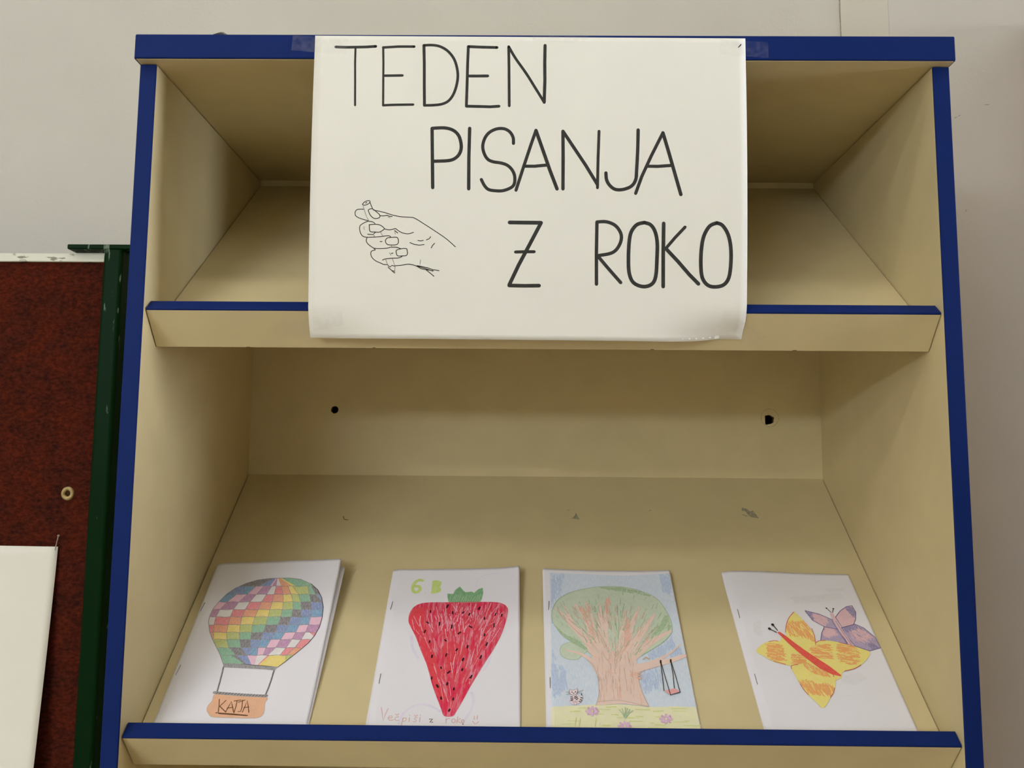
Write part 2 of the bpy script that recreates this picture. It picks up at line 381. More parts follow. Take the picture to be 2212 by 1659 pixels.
# added unseen brown cabinet: shades the right wall and bounces brown on it
MAT['wood'] = plain('brown_wood', (0.36, 0.15, 0.035, 1), 0.5, 0.2, var=0.2, scale=9)
cb = empty('added_wooden_cabinet', (1.14, 0.18, 0)); CX0, CX1, CY, CZ = 0.703, 1.55, -0.04, 2.02
bm_obj('body', box_bm(CX0, CX1, CY+.02, YW-.004, 1.45, CZ, 0.002), 'wood', cb)
bm_obj('base_body', box_bm(CX0-.012, CX1+.012, -.52, YW-.004, 0.0, 1.43, 0.002), 'wood', cb)
bm_obj('base_top', box_bm(CX0-.016, CX1+.016, -.54, YW-.004, 1.43, 1.45, 0.003), 'wood', cb)
bm_obj('top', box_bm(CX0-.006, CX1+.006, CY-.006, YW-.004, CZ, CZ+.02, 0.002), 'wood', cb)
for k in (0, 1):
    x0 = CX0+.004+k*(CX1-CX0)/2; x1 = x0+(CX1-CX0)/2-.008
    dr = bm_obj('door', box_bm(x0, x1, CY, CY+.02, 1.456, CZ-.006, 0.002), 'wood', cb)
    hx = x1-.04 if k == 0 else x0+.04
    bm_obj('handle', box_bm(hx-.006, hx+.006, CY-.022, CY+.001, 1.50, 1.60, 0.003), 'steel', dr)
    dr = bm_obj('door', box_bm(x0, x1, -.538, -.52, 0.08, 1.42, 0.002), 'wood', cb)
    bm_obj('handle', box_bm(hx-.006, hx+.006, -.56, -.537, 0.82, 0.94, 0.003), 'steel', dr)
adopt(cb); tag(cb, 'added brown wooden cupboard with a deeper base, out of view, shading the wall beside the bookcase', 'cabinet')

# ------------------------------------------------------------------ ink on paper
def inside(p, poly):
    r = False
    for i in range(len(poly)):
        (x0, y0), (x1, y1) = poly[i], poly[i-1]
        if (y0 > p[1]) != (y1 > p[1]) and p[0] < (x1-x0)*(p[1]-y0)/(y1-y0)+x0: r = not r
    return r
class Ink:
    """flat drawing laid on a sheet: scan-filled areas and pen strokes in sheet coordinates (metres)"""
    def __init__(self, surf): self.surf = surf; self.V = []; self.F = []; self.mi = []; self.uv = []; self.mats = []; self.h = 0.00006; self.crease = 0.055*0.147
    def m(self, name):
        if name not in self.mats: self.mats.append(name)
        return self.mats.index(name)
    def lift(self, d=0.00002): self.h += d
    def add(self, pts, mat):
        i0 = len(self.V)
        for u, v in pts: self.V.append(self.surf(u, v, self.h)); self.uv.append((u*10, v*10))
        self.F.append(tuple(range(i0, i0+len(pts)))); self.mi.append(self.m(mat))
    def fill(self, poly, mat, clip=None, step=0.0005, lift=True):
        def spans(pl, v):
            xs = []
            n = len(pl)
            for i in range(n):
                (x0, y0), (x1, y1) = pl[i], pl[(i+1) % n]
                if (y0 <= v) != (y1 <= v): xs.append(x0 + (v-y0)/(y1-y0)*(x1-x0))
            xs.sort(); return [(xs[i], xs[i+1]) for i in range(0, len(xs)-1, 2)]
        v0 = min(p[1] for p in poly); v1 = max(p[1] for p in poly); n = max(2, int((v1-v0)/step)); st = (v1-v0)/n
        for k in range(n):
            a, b = v0 + k*st, v0 + (k+1)*st
            sp = spans(poly, (a+b)/2); s0 = spans(poly, a+st*.02); s1 = spans(poly, b-st*.02)
            if not (len(sp) == len(s0) == len(s1)): s0 = s1 = sp
            out = list(zip(s0, s1))
            if clip:
                cl = spans(clip, (a+b)/2); o2 = []
                for (l0, r0), (l1, r1) in out:
                    for cl0, cr0 in cl:
                        q = ((max(l0, cl0), min(r0, cr0)), (max(l1, cl0), min(r1, cr0)))
                        if q[0][0] < q[0][1] and q[1][0] < q[1][1]: o2.append(q)
                out = o2
            for (l0, r0), (l1, r1) in out:
                cz = getattr(self, 'crease', None)
                if cz and min(l0, l1) < cz < max(r0, r1) and max(l0, l1) < cz < min(r0, r1):
                    self.add([(l0, a), (cz, a), (cz, b), (l1, b)], mat); l0 = l1 = cz
                c = max(1, int(max(r0-l0, r1-l1)/0.008))
                for j in range(c):
                    f0, f1 = j/c, (j+1)/c
                    self.add([(l0+(r0-l0)*f0, a), (l0+(r0-l0)*f1, a), (l1+(r1-l1)*f1, b), (l1+(r1-l1)*f0, b)], mat)
        if lift: self.lift()
    def stroke(self, pts, w, mat, smooth=False, w2=None, cap=8, lift=True):
        """w may taper to w2"""
        pts = [np.array(p, float) for p in pts]
        if smooth and len(pts) > 2:
            q = []
            for i in range(len(pts)-1):
                p0, p1, p2, p3 = pts[max(i-1, 0)], pts[i], pts[i+1], pts[min(i+2, len(pts)-1)]
                for t in (0, .25, .5, .75):
                    q.append(0.5*((2*p1) + (p2-p0)*t + (2*p0-5*p1+4*p2-p3)*t*t + (3*p1-p0-3*p2+p3)*t**3))
            q.append(pts[-1]); pts = q
        q = [pts[0]]
        for a, b in zip(pts, pts[1:]):
            n = max(1, int(np.linalg.norm(b-a)/0.012))
            for i in range(1, n+1): q.append(a + (b-a)*i/n)
        pts = q; n = len(pts); w2 = w if w2 is None else w2
        L = []; R = []
        for i, p in enumerate(pts):
            d = pts[min(i+1, n-1)] - pts[max(i-1, 0)]; d = d/(np.linalg.norm(d)+1e-12); nn = np.array([-d[1], d[0]])
            ww = (w + (w2-w)*i/max(1, n-1))/2
            L.append(p+nn*ww); R.append(p-nn*ww)
        for i in range(n-1): self.add([L[i], L[i+1], R[i+1], R[i]], mat)
        if cap:
            for p, ww in ((pts[0], w), (pts[-1], w2)):
                if ww > 0.0002: self.add([p + np.array([math.cos(t), math.sin(t)])*ww/2 for t in [2*math.pi*k/cap for k in range(cap)]], mat)
        if lift: self.lift(0.0000015)
    def hatch(self, poly, mat, n, length, w, ang, spread=0.2, clip=None, rnd=random.Random(11)):
        """loose pencil strokes whose middles lie inside poly (and wholly inside clip)"""
        x0 = min(p[0] for p in poly); x1 = max(p[0] for p in poly); y0 = min(p[1] for p in poly); y1 = max(p[1] for p in poly)
        ms = mat if isinstance(mat, (list, tuple)) else [mat]; k = 0; tries = 0
        while k < n and tries < n*12:
            tries += 1; c = (rnd.uniform(x0, x1), rnd.uniform(y0, y1))
            if not inside(c, poly): continue
            a = (ang(c) if callable(ang) else ang) + rnd.gauss(0, spread); l = length*rnd.uniform(.5, 1.2)/2
            q = [(c[0]-math.cos(a)*l, c[1]-math.sin(a)*l), c, (c[0]+math.cos(a)*l, c[1]+math.sin(a)*l)]
            if clip and not all(inside(p, clip) for p in q): continue
            h0 = self.h; self.h = h0 + (k % 12)*2e-6
            self.stroke(q, w*rnd.uniform(.6, 1.3), rnd.choice(ms), cap=0); self.h = h0; k += 1
        self.lift(0.000028)
    def dot(self, p, r, mat, n=10, sx=1.0):
        self.add([(p[0]+r*sx*math.cos(2*math.pi*k/n), p[1]+r*math.sin(2*math.pi*k/n)) for k in range(n)], mat); self.lift(0.000004)
    def build(self, name, parent, label=None):
        o = mesh_obj(name, self.V, self.F, self.mats, parent, self.mi, self.uv)
        if label: o['label'] = label
        return o
def sheet_mesh(name, surf, nu, nv, u1, v1, mat, parent, thick=0.00012, crease=None):
    V = []; F = []
    us = [u1*i/nu for i in range(nu+1)]
    if crease: k = min(range(1, nu), key=lambda i: abs(us[i]-crease)); us[k] = crease
    for j in range(nv+1):
        for u in us: V.append(surf(u, v1*j/nv, 0.0))
    n = len(V)
    for j in range(nv+1):
        for u in us: V.append(surf(u, v1*j/nv, -thick))
    w = nu+1
    for j in range(nv):
        for i in range(nu):
            a = j*w+i; q = (a, a+1, a+w+1, a+w)
            F.append(q); F.append(tuple(n+k for k in q[::-1]))
    rim = [i for i in range(nu+1)] + [j*w+nu for j in range(1, nv+1)] + [nv*w+i for i in range(nu-1, -1, -1)] + [j*w for j in range(nv-1, 0, -1)]
    for a, b in zip(rim, rim[1:]+rim[:1]): F.append((b, a, n+a, n+b))
    o = mesh_obj(name, V, F, mat, parent)
    me = o.data; me.polygons.foreach_set('use_smooth', [True]*len(me.polygons))
    return o

# ------------------------------------------------------------------ the paper sign
SW, SH_ = 0.42, 0.297
lipY, lipZ = sh(S_F, N_T, SHELVES[0])
yT = -PR-0.0004; TL = at_y(681, 77, yT); TR = at_y(1610, 83, yT)
slope = (lipY-0.0016 - yT) / (lipZ - TL[2])                # dy/dz of the hanging sheet
Usg = (TR-TL)/np.linalg.norm(TR-TL)
Vsg = np.array([-Usg[2]*-1*0, slope*-1, -1.0]); Vsg = np.array([0, -slope, -1.0]); Vsg -= Usg*(Vsg@Usg); Vsg /= np.linalg.norm(Vsg)
Nsg = np.cross(Vsg, Usg); Nsg = Nsg if Nsg[1] < 0 else -Nsg
U1 = np.linalg.norm(TR-TL)
VB = (ZT + 0 + 0, )
LIPN = np.array([0.0, -CA, -SA])                           # outward normal of the lip face
LIP0 = np.array([0.0, lipY, lipZ])
def sign_surf(u, v, h):
    p = TL + Usg*u + Vsg*v
    # hangs straight down the board edge, then leans back on to the shelf lip
    t = min(1.0, max(0.0, (v-0.022)/0.245)); flat = TL[1] - p[1]
    p = p + np.array([0, flat*max(0.0, 1-t)**1.0*1.0, 0]) if v < 0.267 else p
    b = 0.03 + 0.26*math.exp(-(u/0.05)**2) + 0.62*math.exp(-((U1-u)/0.06)**2)
    dv = max(0.0, v-0.262); c = min(1.0, dv/0.03); a = b*c
    p = p + np.array([0, dv*math.sin(a), dv*(1-math.cos(a))])
    wav = 0.0010*max(0, math.sin(u*16+0.6))*math.sin(math.pi*min(1, max(0, v-.02)/0.25))
    p = p + Nsg*(h + wav)
    d = (p-LIP0) @ LIPN                                     # stay clear of the lip face
    if p[2] < lipZ + 0.002 and d < 0.0006 + h: p = p + LIPN*(0.0006 + h - d)
    return p
sg = empty('paper_sign', tuple(TL + Usg*U1/2 + Vsg*SH_))
sheet_mesh('sheet', sign_surf, 60, 60, U1, SH_, 'sign', sg)
def sp_(x, y):
    p = at_plane(x, y, TL, Nsg) - TL; return (p@Usg, p@Vsg)
def lett(strokes, sc, x0, y0, ink, mat, px2m=1/2300, rs=False):
    for pts, w in strokes:
        q = [sp_(x0+x/sc, y0+y/sc) for x, y in pts]
        ink.stroke(q, w/sc*px2m, mat, smooth=len(q) > 4)
T6 = [([(255,163),(330,166),(420,165),(510,163),(590,158)],25), ([(420,165),(418,300),(420,450),(421,662)],18),
 ([(652,168),(780,160),(912,160)],23), ([(652,165),(655,300),(655,450),(655,662)],19), ([(660,410),(815,408)],23), ([(655,662),(760,658),(905,656)],22),
 ([(993,150),(997,300),(998,500),(1000,662)],26), ([(993,150),(1060,147),(1130,160),(1195,200),(1245,265),(1270,340),(1278,410),(1270,480),(1245,560),(1205,620),(1150,650),(1080,660),(1000,662)],24),
 ([(1365,160),(1360,300),(1355,500),(1350,665)],25), ([(1365,160),(1480,165),(1605,168)],26), ([(1360,412),(1445,412),(1528,411)],26), ([(1350,668),(1450,670),(1550,673),(1622,668)],26),
 ([(1703,160),(1706,350),(1708,665)],24), ([(1703,160),(1760,260),(1850,390),(1930,520),(2000,635)],24), ([(2000,635),(2006,450),(2005,300),(2008,150)],28)]
T7 = [([(158,118),(160,300),(162,490)],22), ([(158,118),(235,115),(290,130),(325,165),(340,220),(335,265),(310,300),(265,320),(165,325)],22),
 ([(393,117),(388,300),(387,497)],22),
 ([(667,212),(665,175),(645,140),(610,120),(565,120),(520,140),(490,175),(475,225),(482,270),(505,310),(540,327),(590,335),(630,350),(660,380),(675,420),(672,465),(650,490),(600,508),(550,508),(510,500),(485,475),(466,438)],21),
 ([(683,505),(730,360),(775,225),(808,130)],21), ([(808,130),(850,250),(895,380),(940,497)],23), ([(738,355),(800,355),(872,348)],21),
 ([(977,135),(978,300),(977,497)],22), ([(977,135),(1040,230),(1120,350),(1193,470)],22), ([(1193,490),(1197,300),(1203,135)],19),
 ([(1448,127),(1445,250),(1438,380),(1432,440),(1405,480),(1355,500),(1305,500),(1270,475),(1250,440),(1246,397)],22),
 ([(1432,525),(1470,420),(1530,290),(1603,145)],21), ([(1603,145),(1640,270),(1680,410),(1715,532)],23), ([(1505,355),(1570,356),(1655,350)],21),
 ([(643,706),(740,707),(840,708)],25), ([(840,708),(770,840),(700,970),(640,1095)],24), ([(640,1098),(740,1100),(828,1099)],24), ([(680,890),(740,888),(797,888)],20),
 ([(1190,705),(1187,900),(1188,1090)],22), ([(1190,703),(1250,702),(1305,725),(1338,770),(1342,815),(1320,865),(1280,897),(1200,912)],22), ([(1200,920),(1260,990),(1340,1080)],22),
 ([(1487,707),(1440,720),(1405,765),(1392,830),(1388,930),(1393,1020),(1420,1080),(1480,1105),(1535,1090),(1560,1040),(1567,930),(1568,830),(1553,760),(1525,720),(1487,707)],24),
 ([(1608,712),(1606,900),(1607,1105)],24), ([(1742,735),(1680,800),(1622,868)],20), ([(1622,868),(1700,950),(1770,1030),(1828,1088)],24),
 ([(1940,710),(1895,730),(1860,790),(1845,870),(1842,970),(1852,1050),(1885,1095),(1930,1107),(1985,1095),(2018,1050),(2030,960),(2028,860),(2010,780),(1975,725),(1940,710)],24)]
for wtxt, TT_, cr_ in (('TEDEN', T6, (2212/570, 660, 60)), ('PISANJA', T7[:14], (2212/760, 880, 240)), ('Z', T7[14:18], (2212/760, 880, 240)), ('ROKO', T7[18:], (2212/760, 880, 240))):
    ink = Ink(sign_surf); lett(TT_, *cr_, ink, 'marker'); ink.build('lettering', sg, 'black marker capitals reading ' + wtxt)
HD = [[(375,190),(400,160),(450,138),(490,137),(500,155),(480,185),(430,210),(385,212),(365,195),(375,190)], [(420,178),(445,168)],
 [(500,165),(520,220),(545,275)], [(390,285),(290,287),(250,310),(235,350),(245,395),(290,430),(370,460),(460,485)],
 [(470,300),(500,280),(545,280),(600,320),(670,385),(665,430),(610,448),(560,440),(510,395),(480,340),(470,300)],
 [(560,300),(680,325),(780,350),(900,388),(1040,415),(1180,425),(1260,432),(1330,465),(1480,560),(1620,650),(1800,770),(1900,850),(2000,940)],
 [(670,398),(730,402),(800,393),(830,405),(890,412)],
 [(460,495),(400,520),(350,550),(320,580),(315,640),(335,710),(370,755),(420,772),(540,773),(680,765),(780,750),(840,752),(865,775)], [(460,495),(520,500),(565,515),(590,545)],
 [(485,555),(600,548),(670,560),(720,590),(750,625),(720,655),(660,685),(580,683),(515,680),(490,650),(485,555)], [(455,722),(550,728),(590,690)],
 [(750,628),(830,645),(900,635),(950,625),(990,655),(1060,695),(1140,713),(1200,710),(1262,688)],
 [(445,785),(430,830),(450,880),(500,925),(560,965),(590,995)],
 [(775,815),(810,785),(900,775),(965,775),(990,800),(998,850),(985,890),(940,908),(840,908),(795,895),(768,850),(775,815)], [(675,850),(708,850)],
 [(560,965),(650,972),(800,965),(860,950),(960,950),(1035,975)],
 [(590,995),(520,1020),(510,1080),(540,1140),(600,1190),(680,1225),(740,1250),(810,1252)],
 [(955,1010),(985,990),(1080,970),(1140,975),(1150,1010),(1155,1060),(1130,1095),(1070,1100),(985,1100),(960,1060),(955,1010)], [(870,1058),(900,1050)],
 [(715,1175),(760,1155),(880,1140),(1000,1135),(1060,1110)], [(810,1270),(850,1295),(880,1265),(930,1280)], [(815,1300),(925,1400)], [(890,1360),(925,1365),(928,1398)],
 [(930,1272),(1040,1265),(1150,1245),(1220,1250),(1330,1280),(1450,1315),(1600,1365)], [(1330,1270),(1500,1305),(1600,1340),(1710,1357)], [(1300,1270),(1400,1325),(1480,1340),(1620,1455)], [(1480,1340),(1610,1360)],
 [(1340,830),(1390,838),(1435,828)], [(1490,820),(1540,800),(1565,765)], [(1200,868),(1280,900),(1360,912),(1450,903)], [(1575,960),(1600,915),(1635,880)], [(930,655),(985,700)]]
HG = [[(375,210),(400,300),(440,420),(480,490)], [(815,430),(840,420),(850,440)], [(560,735),(580,765)], [(685,685),(715,745)], [(930,655),(945,720)], [(885,910),(865,950)],
 [(840,1045),(865,1090)], [(770,1160),(805,1260)], [(890,1150),(930,1270)], [(935,1290),(925,1400)], [(1385,1170),(1375,1250)], [(385,600),(400,595)], [(390,615),(395,640)]]
ink = Ink(sign_surf); sc = 2212/270
lett([(p, 14.5) for p in HD], sc, 740, 420, ink, 'pen'); lett([(p, 11) for p in HG], sc, 740, 420, ink, 'pencil')
ink.build('hand_drawing', sg, 'black line drawing of a hand holding a pencil')
# pieces of clear tape; corners traced on the sign plane, laid over sheet and board
def tape(quad, off=0.0006, on=None, n=8):
    q = [sp_(*p) for p in quad]; V = []; F = []
    for j in range(n+1):
        for i in range(n+1):
            a, b = i/n, j/n
            u = (q[0][0]*(1-a)+q[1][0]*a)*(1-b) + (q[3][0]*(1-a)+q[2][0]*a)*b
            v = (q[0][1]*(1-a)+q[1][1]*a)*(1-b) + (q[3][1]*(1-a)+q[2][1]*a)*b
            p = sign_surf(u, v, off)
            if (u < 0 or u > U1) and v > 0.2:            # past the sheet: on the lip face
                yl, zl = lipY, lipZ; d = max(0.0, (zl - p[2])/CA)
                e = min(1.0, (abs(u) if u < 0 else u-U1)/0.012)
                tgt = np.array([p[0], yl + d*SA - 0.0003, zl - d*CA]) if d > 0 else p
                p = p*(1-e) + tgt*e
            V.append(p)
    for j in range(n):
        for i in range(n): F.append((j*(n+1)+i, j*(n+1)+i+1, (j+1)*(n+1)+i+1, (j+1)*(n+1)+i))
    return mesh_obj('tape_strip', V, F, 'tape', sg, smooth=True)
tape([(633, 77), (752, 84), (748, 120), (630, 110)])
tape([(1555, 86), (1659, 92), (1659, 127), (1553, 118)])
tape([(1150, 78), (1272, 78), (1262, 92), (1152, 91)])
tape([(672, 683), (738, 671), (742, 702), (672, 716)])
tape([(600, 688), (670, 682), (670, 724), (603, 722)])
tape([(1566, 668), (1672, 733), (1640, 756), (1553, 705)])
V = [sign_surf(*sp_(*p), 0.0011) for p in ((1593, 104), (1597, 99), (1600, 96), (1601, 98), (1598, 102), (1594, 105))]
mesh_obj('tape_crease', V, [(0, 1, 2, 3, 4, 5)], 'marker', sg)
adopt(sg)
tag(sg, 'large white paper sign with black capitals and a hand drawing taped across the shelf', 'sign')

# ------------------------------------------------------------------ booklets
S_B = S_F + LIPT + 0.0006          # lower edge rests against the lip
PL, PW = 0.215, 0.147
class Booklet:
    def __init__(self, xb, xt, hl, hr, wave, sheets=7, thick=0.0018):
        self.xb, self.xt, self.hl, self.hr, self.wave, self.ns, self.th = xb, xt, hl, hr, wave, sheets, thick
    def height(self, a, b, k=0.0):
        """a across 0..1, b up 0..1, k sheet depth 0 (cover) .. 1 (last page)"""
        hh = (self.hl*(1-a) + self.hr*a) * b**1.35 + self.wave(a, b)
        crease = -0.22*max(0.0, 0.055-a)*PW
        return max(0.0004, (hh + crease)*(1-0.55*k) + self.th*(1-k))
    def surf(self, k=0.0, dx=0.0):
        def f(u, v, h):                       # u right, v down from the top edge
            a, b = u/PW, 1 - v/PL
            x = (self.xb[0]*(1-a)+self.xb[1]*a)*(1-b) + (self.xt[0]*(1-a)+self.xt[1]*a)*b + dx*(0.3+0.7*b)
            return P2 + np.array([x, 0, 0]) + UP*(S_B + PL*b - abs(dx)*1.5*b) + N2*(self.height(a, b, k) + h)
        return f
    def uv(self, x, y):
        h = 0.006; u = v = 0
        for _ in range(8):
            p = at_plane(x, y, P2 + N2*h, N2); b = ((p-P2)@UP - S_B)/PL
            x0 = self.xb[0]*(1-b)+self.xt[0]*b; x1 = self.xb[1]*(1-b)+self.xt[1]*b
            a = (p[0]-x0)/(x1-x0); aa, bb = min(1.02, max(-.02, a)), min(1.02, max(0, b)); h = self.height(aa, bb)
        return (a*PW, (1-b)*PL)
    def make(self, label, staples, sc, x0, y0):
        r = empty('booklet', tuple(self.surf()(PW/2, PL, 0)))
        sheet_mesh('cover', self.surf(), 60, 60, PW, PL, 'page', r, crease=0.055*PW)
        rr = random.Random(int(self.xb[0]*1000)+500)
        for i in range(1, self.ns):
            sheet_mesh('page', self.surf(i/self.ns, rr.uniform(-.0004, .0006) + (self.pdx if hasattr(self, 'pdx') and i > 1 else 0)), 14, 18, PW, PL, 'page', r)
        f = self.surf()
        for (a, b) in staples:
            q = [self.uv(x0+p[0]/sc, y0+p[1]/sc) for p in (a, b)]
            pts = [f(*q[0], -0.0006), f(*q[0], 0.0003)] + [f(q[0][0]+(q[1][0]-q[0][0])*t, q[0][1]+(q[1][1]-q[0][1])*t, 0.00045) for t in (.04, .35, .65, .96)] + [f(*q[1], 0.0003), f(*q[1], -0.0006)]
            tube('staple', pts, 0.00032, 'steel', r, 6)
        self.root = r; self.sc = sc; self.x0 = x0; self.y0 = y0
        tag(r, label, 'booklet', 'stapled booklets on the sloping shelf'); return r
    def P(self, pts): return [self.uv(self.x0+x/self.sc, self.y0+y/self.sc) for x, y in pts]
    def L(self, w): return w/self.sc/1900.0        # stroke width on the page, metres

def sm(pts, n=4):
    """closed smooth outline through the points"""
    out = []; m = len(pts); P = [np.array(p, float) for p in pts]
    for i in range(m):
        p0, p1, p2, p3 = P[i-1], P[i], P[(i+1) % m], P[(i+2) % m]
        for k in range(n):
            t = k/n; out.append(tuple(0.5*((2*p1) + (p2-p0)*t + (2*p0-5*p1+4*p2-p3)*t*t + (3*p1-p0-3*p2+p3)*t**3)))
    return out
# --- hot-air balloon booklet
B = Booklet((-0.3712, -0.2222), (-0.3690, -0.2240), 0.0085, 0.0180, lambda a, b: 0.0)
B.pdx = 0.0045; B.ns = 4
B.make('booklet with a patchwork hot-air balloon in coloured pencil on its cover', [((522,478),(483,553)), ((300,1052),(255,1140))], 2212/520*1.0 if False else 1872/440, 320, 1190)
env = B.P([(1190,252),(1300,250),(1400,262),(1500,305),(1560,360),(1595,430),(1610,520),(1600,610),(1575,700),(1530,780),(1470,850),(1400,910),(1330,965),(1260,1020),(1190,1070),(1080,1060),(960,1050),(870,1042),(690,1040),(660,950),(625,880),(590,810),(565,740),(555,650),(570,590),(600,530),(650,470),(720,400),(800,345),(900,300),(1000,270),(1100,256)])
ROWS = [(250, 325, 'k1010 b1120 p1165 u1190 w1212 o1285 y1365 g1600', 840), (325, 400, 'b880 t950 p1030 u1110 w1165 r1235 o1300 y1370 l1475 g1520 k1640', 700),
 (400, 470, 't770 p870 u960 w1065 r1150 o1245 y1330 l1395 g1490 k1560 b1640', 600), (470, 540, 'p685 u800 w910 r1020 o1130 y1240 l1335 g1410 k1500 b1640', 550),
 (540, 607, 'u635 w765 r875 o1000 y1110 l1230 g1325 k1405 b1500 t1590 p1650', 530), (607, 680, 'w610 r745 o850 y965 l1095 g1210 k1305 b1405 t1490 p1650', 530),
 (680, 750, 'r600 o725 y845 l955 g1065 k1175 b1280 t1375 p1460 u1650', 530), (750, 815, 'o600 y720 l835 g945 k1050 b1160 t1240 p1340 u1430 w1520 r1650', 530),
 (815, 890, 'l725 g845 k940 b1020 t1100 p1195 u1300 w1385 r1600', 560), (890, 960, 'g765 k860 b940 t1000 p1070 u1150 w1240 r1310 o1500', 600),
 (960, 1075, 'g760 k850 b960 p1005 w1050 r1120 y1260 l1500', 640)]
CC = dict(k='c_black', b='c_blue', t='c_teal', p='c_pink', u='c_purple', w='c_white', r='c_red', o='c_orange', y='c_yellow', l='c_lime', g='c_green')
ink = Ink(B.surf()); ink.h += 0.00002
rows = []
for y0, y1, s, xl in ROWS:
    rows.append((y0, y1, [(t[0], float(t[1:])) for t in s.split()], xl))
CYC = 'wroylgkbtpu'
def near(c, x, k, d):
    if not 0 <= k < len(rows): return None
    n = CYC[(CYC.index(c)+d) % len(CYC)]
    m = [q for cc, q in rows[k][2] if cc == n and abs(q-x) < 110]; return m[0] if m else None
lines = []
for k, (y0, y1, cells, xl) in enumerate(rows):
    tb = []
    for c, x in cells:
        u, d = near(c, x, k-1, -1), near(c, x, k+1, 1)
        xt = (x+u)/2 if u else (x-(d-x)/2 if d else x); xb = (x+d)/2 if d else (x+(x-u)/2 if u else x)
        if k == 0: xt = 1190 + (x-1190)*0.18; xb = (x + (d if d else x))/2
        if k == len(rows)-1: xb = 965 + (x-965)*0.12 if x < 1200 else x
        if (c, x) == cells[-1]: xt = xb = 1700
        tb.append((xt, xb))
    pt, pb = (xl, xl)
    if k == 0: pt = pb = 700
    if k == len(rows)-1: pt = pb = 560
    for (c, x), (xt, xb) in zip(cells, tb):
        ink.fill(B.P([(pt, y0-2.5), (xt, y0-2.5), (xb, y1+2.5), (pb, y1+2.5)]), CC[c], clip=env, lift=False)
        lines.append(((xt, y0), (xb, y1))); pt, pb = xt, xb
ink.lift()
for a, b in lines:
    pa, pb = B.P([a, b])
    if inside(pa, env) and inside(pb, env): ink.stroke([pa, pb], B.L(4.0), 'c_grey', cap=0)
for y0, y1, cells, xl in rows[1:]:
    q = B.P([(540 + i*(1620-540)/50, y0 + 3*math.sin(i)) for i in range(51)]); run = []
    for p in q:
        if inside(p, env): run.append(p)
    if len(run) > 1: ink.stroke(run, B.L(4.2), 'c_grey', cap=0)
ink.lift(); ink.stroke(env + env[:1], B.L(6), 'c_grey', cap=0); ink.stroke(env[3:19], B.L(5), 'pen', cap=0)
ink.fill(B.P([(690,1038),(760,1034),(870,1042),(960,1052),(1080,1062),(1192,1066),(1165,1100),(1060,1090),(870,1080),(690,1072)]), 'c_grey')
ink.build('balloon_drawing', B.root)
ink = Ink(B.surf()); ink.h += 0.0001
for p in ([(692,1070),(678,1130),(660,1200),(632,1300)], [(1157,1098),(1130,1190),(1105,1260),(1078,1325)]): ink.stroke(B.P(p), B.L(13), 'c_black'); ink.stroke(B.P([(x+4, y) for x, y in p]), B.L(4), 'pen')
bask = B.P(sm([(625,1315),(800,1330),(1080,1345),(1072,1400),(1062,1490),(1020,1530),(930,1538),(800,1535),(600,1528),(560,1500),(540,1460),(555,1420),(590,1380)]))
ink.fill(bask, 'c_tan'); ink.stroke(bask+bask[:1], B.L(6), 'c_bark')
ink.stroke(B.P([(608,1302),(700,1312),(860,1324),(1000,1332),(1090,1334)]), B.L(24), 'c_grey')
for i in range(17):
    x = 625+i*28; y = 1304 + i*1.8; ink.stroke(B.P([(x, y+9), (x+20, y-6)]), B.L(4), 'pen')
MAT['brownpen'] = plain('brown_pencil', (0.16, 0.075, 0.03, 1), 0.8, 0.1)
for p in ([(655,1365),(652,1425),(645,1482)], [(716,1375),(685,1405),(655,1432)], [(660,1430),(690,1460),(715,1482)], [(712,1482),(740,1432),(765,1385),(775,1430),(785,1480)], [(725,1446),(778,1440)],
          [(790,1381),(852,1372)], [(818,1378),(808,1430),(788,1490)], [(868,1372),(862,1440),(850,1478),(828,1478)], [(866,1484),(890,1430),(912,1376),(920,1430),(926,1486)], [(880,1442),(926,1436)], [(830,1392),(890,1372)],
          [(622,1489),(780,1500),(914,1513)], [(650,1497),(910,1516)]):
    ink.stroke(B.P(p), B.L(7), 'brownpen')
ink.build('basket_drawing', B.root, 'orange basket drawn under the balloon, lettered KATJA')
adopt(B.root)

# --- strawberry booklet
B = Booklet((-0.1664, -0.0175), (-0.1660, -0.0197), 0.0015, 0.0070, lambda a, b: 0.0022*max(0, (a-0.8)/0.2)**2*b**3 - 0.0010*math.sin(math.pi*a)*b*b)
B.make('booklet with a big red strawberry in coloured pencil on its cover', [((342,392),(322,465)), ((230,1073),(212,1165))], 1659/380, 770, 1210)
ink = Ink(B.surf())
for p, w in (([(400,1540),(440,1450),(530,1380),(620,1360),(720,1385),(790,1425)], 20), ([(1085,1250),(1105,1310),(1090,1390),(1050,1470),(1000,1530)], 24), ([(520,720),(530,830),(580,920)], 26), ([(1265,900),(1240,980),(1200,1040)], 20), ([(1130,260),(1140,200),(1200,145),(1330,125)], 9)):
    ink.stroke(B.P(p), B.L(w), 'c_lav', smooth=True)
berry = B.P(sm([(500,600),(495,540),(510,490),(550,440),(620,410),(720,402),(900,402),(1100,398),(1300,400),(1380,415),(1420,450),(1425,500),(1400,600),(1360,710),(1290,840),(1200,980),(1120,1110),(1050,1230),(990,1340),(930,1440),(905,1470),(830,1470),(800,1400),(750,1270),(710,1150),(670,1000),(610,850),(560,720)]))
ink.lift(); ink.fill(berry, 'c_berry')
ink.fill(B.P([(500,600),(497,540),(515,490),(560,450),(640,440),(660,520),(650,620),(690,760),(740,900),(800,1080),(850,1250),(840,1340),(790,1330),(750,1230),(710,1120),(670,1000),(610,850),(560,720)]), 'c_berry2', clip=berry)
ink.fill(B.P([(800,820),(900,760),(1040,830),(1000,920),(900,1000),(840,980)]), 'c_berry2', clip=berry)
rr = random.Random(5)
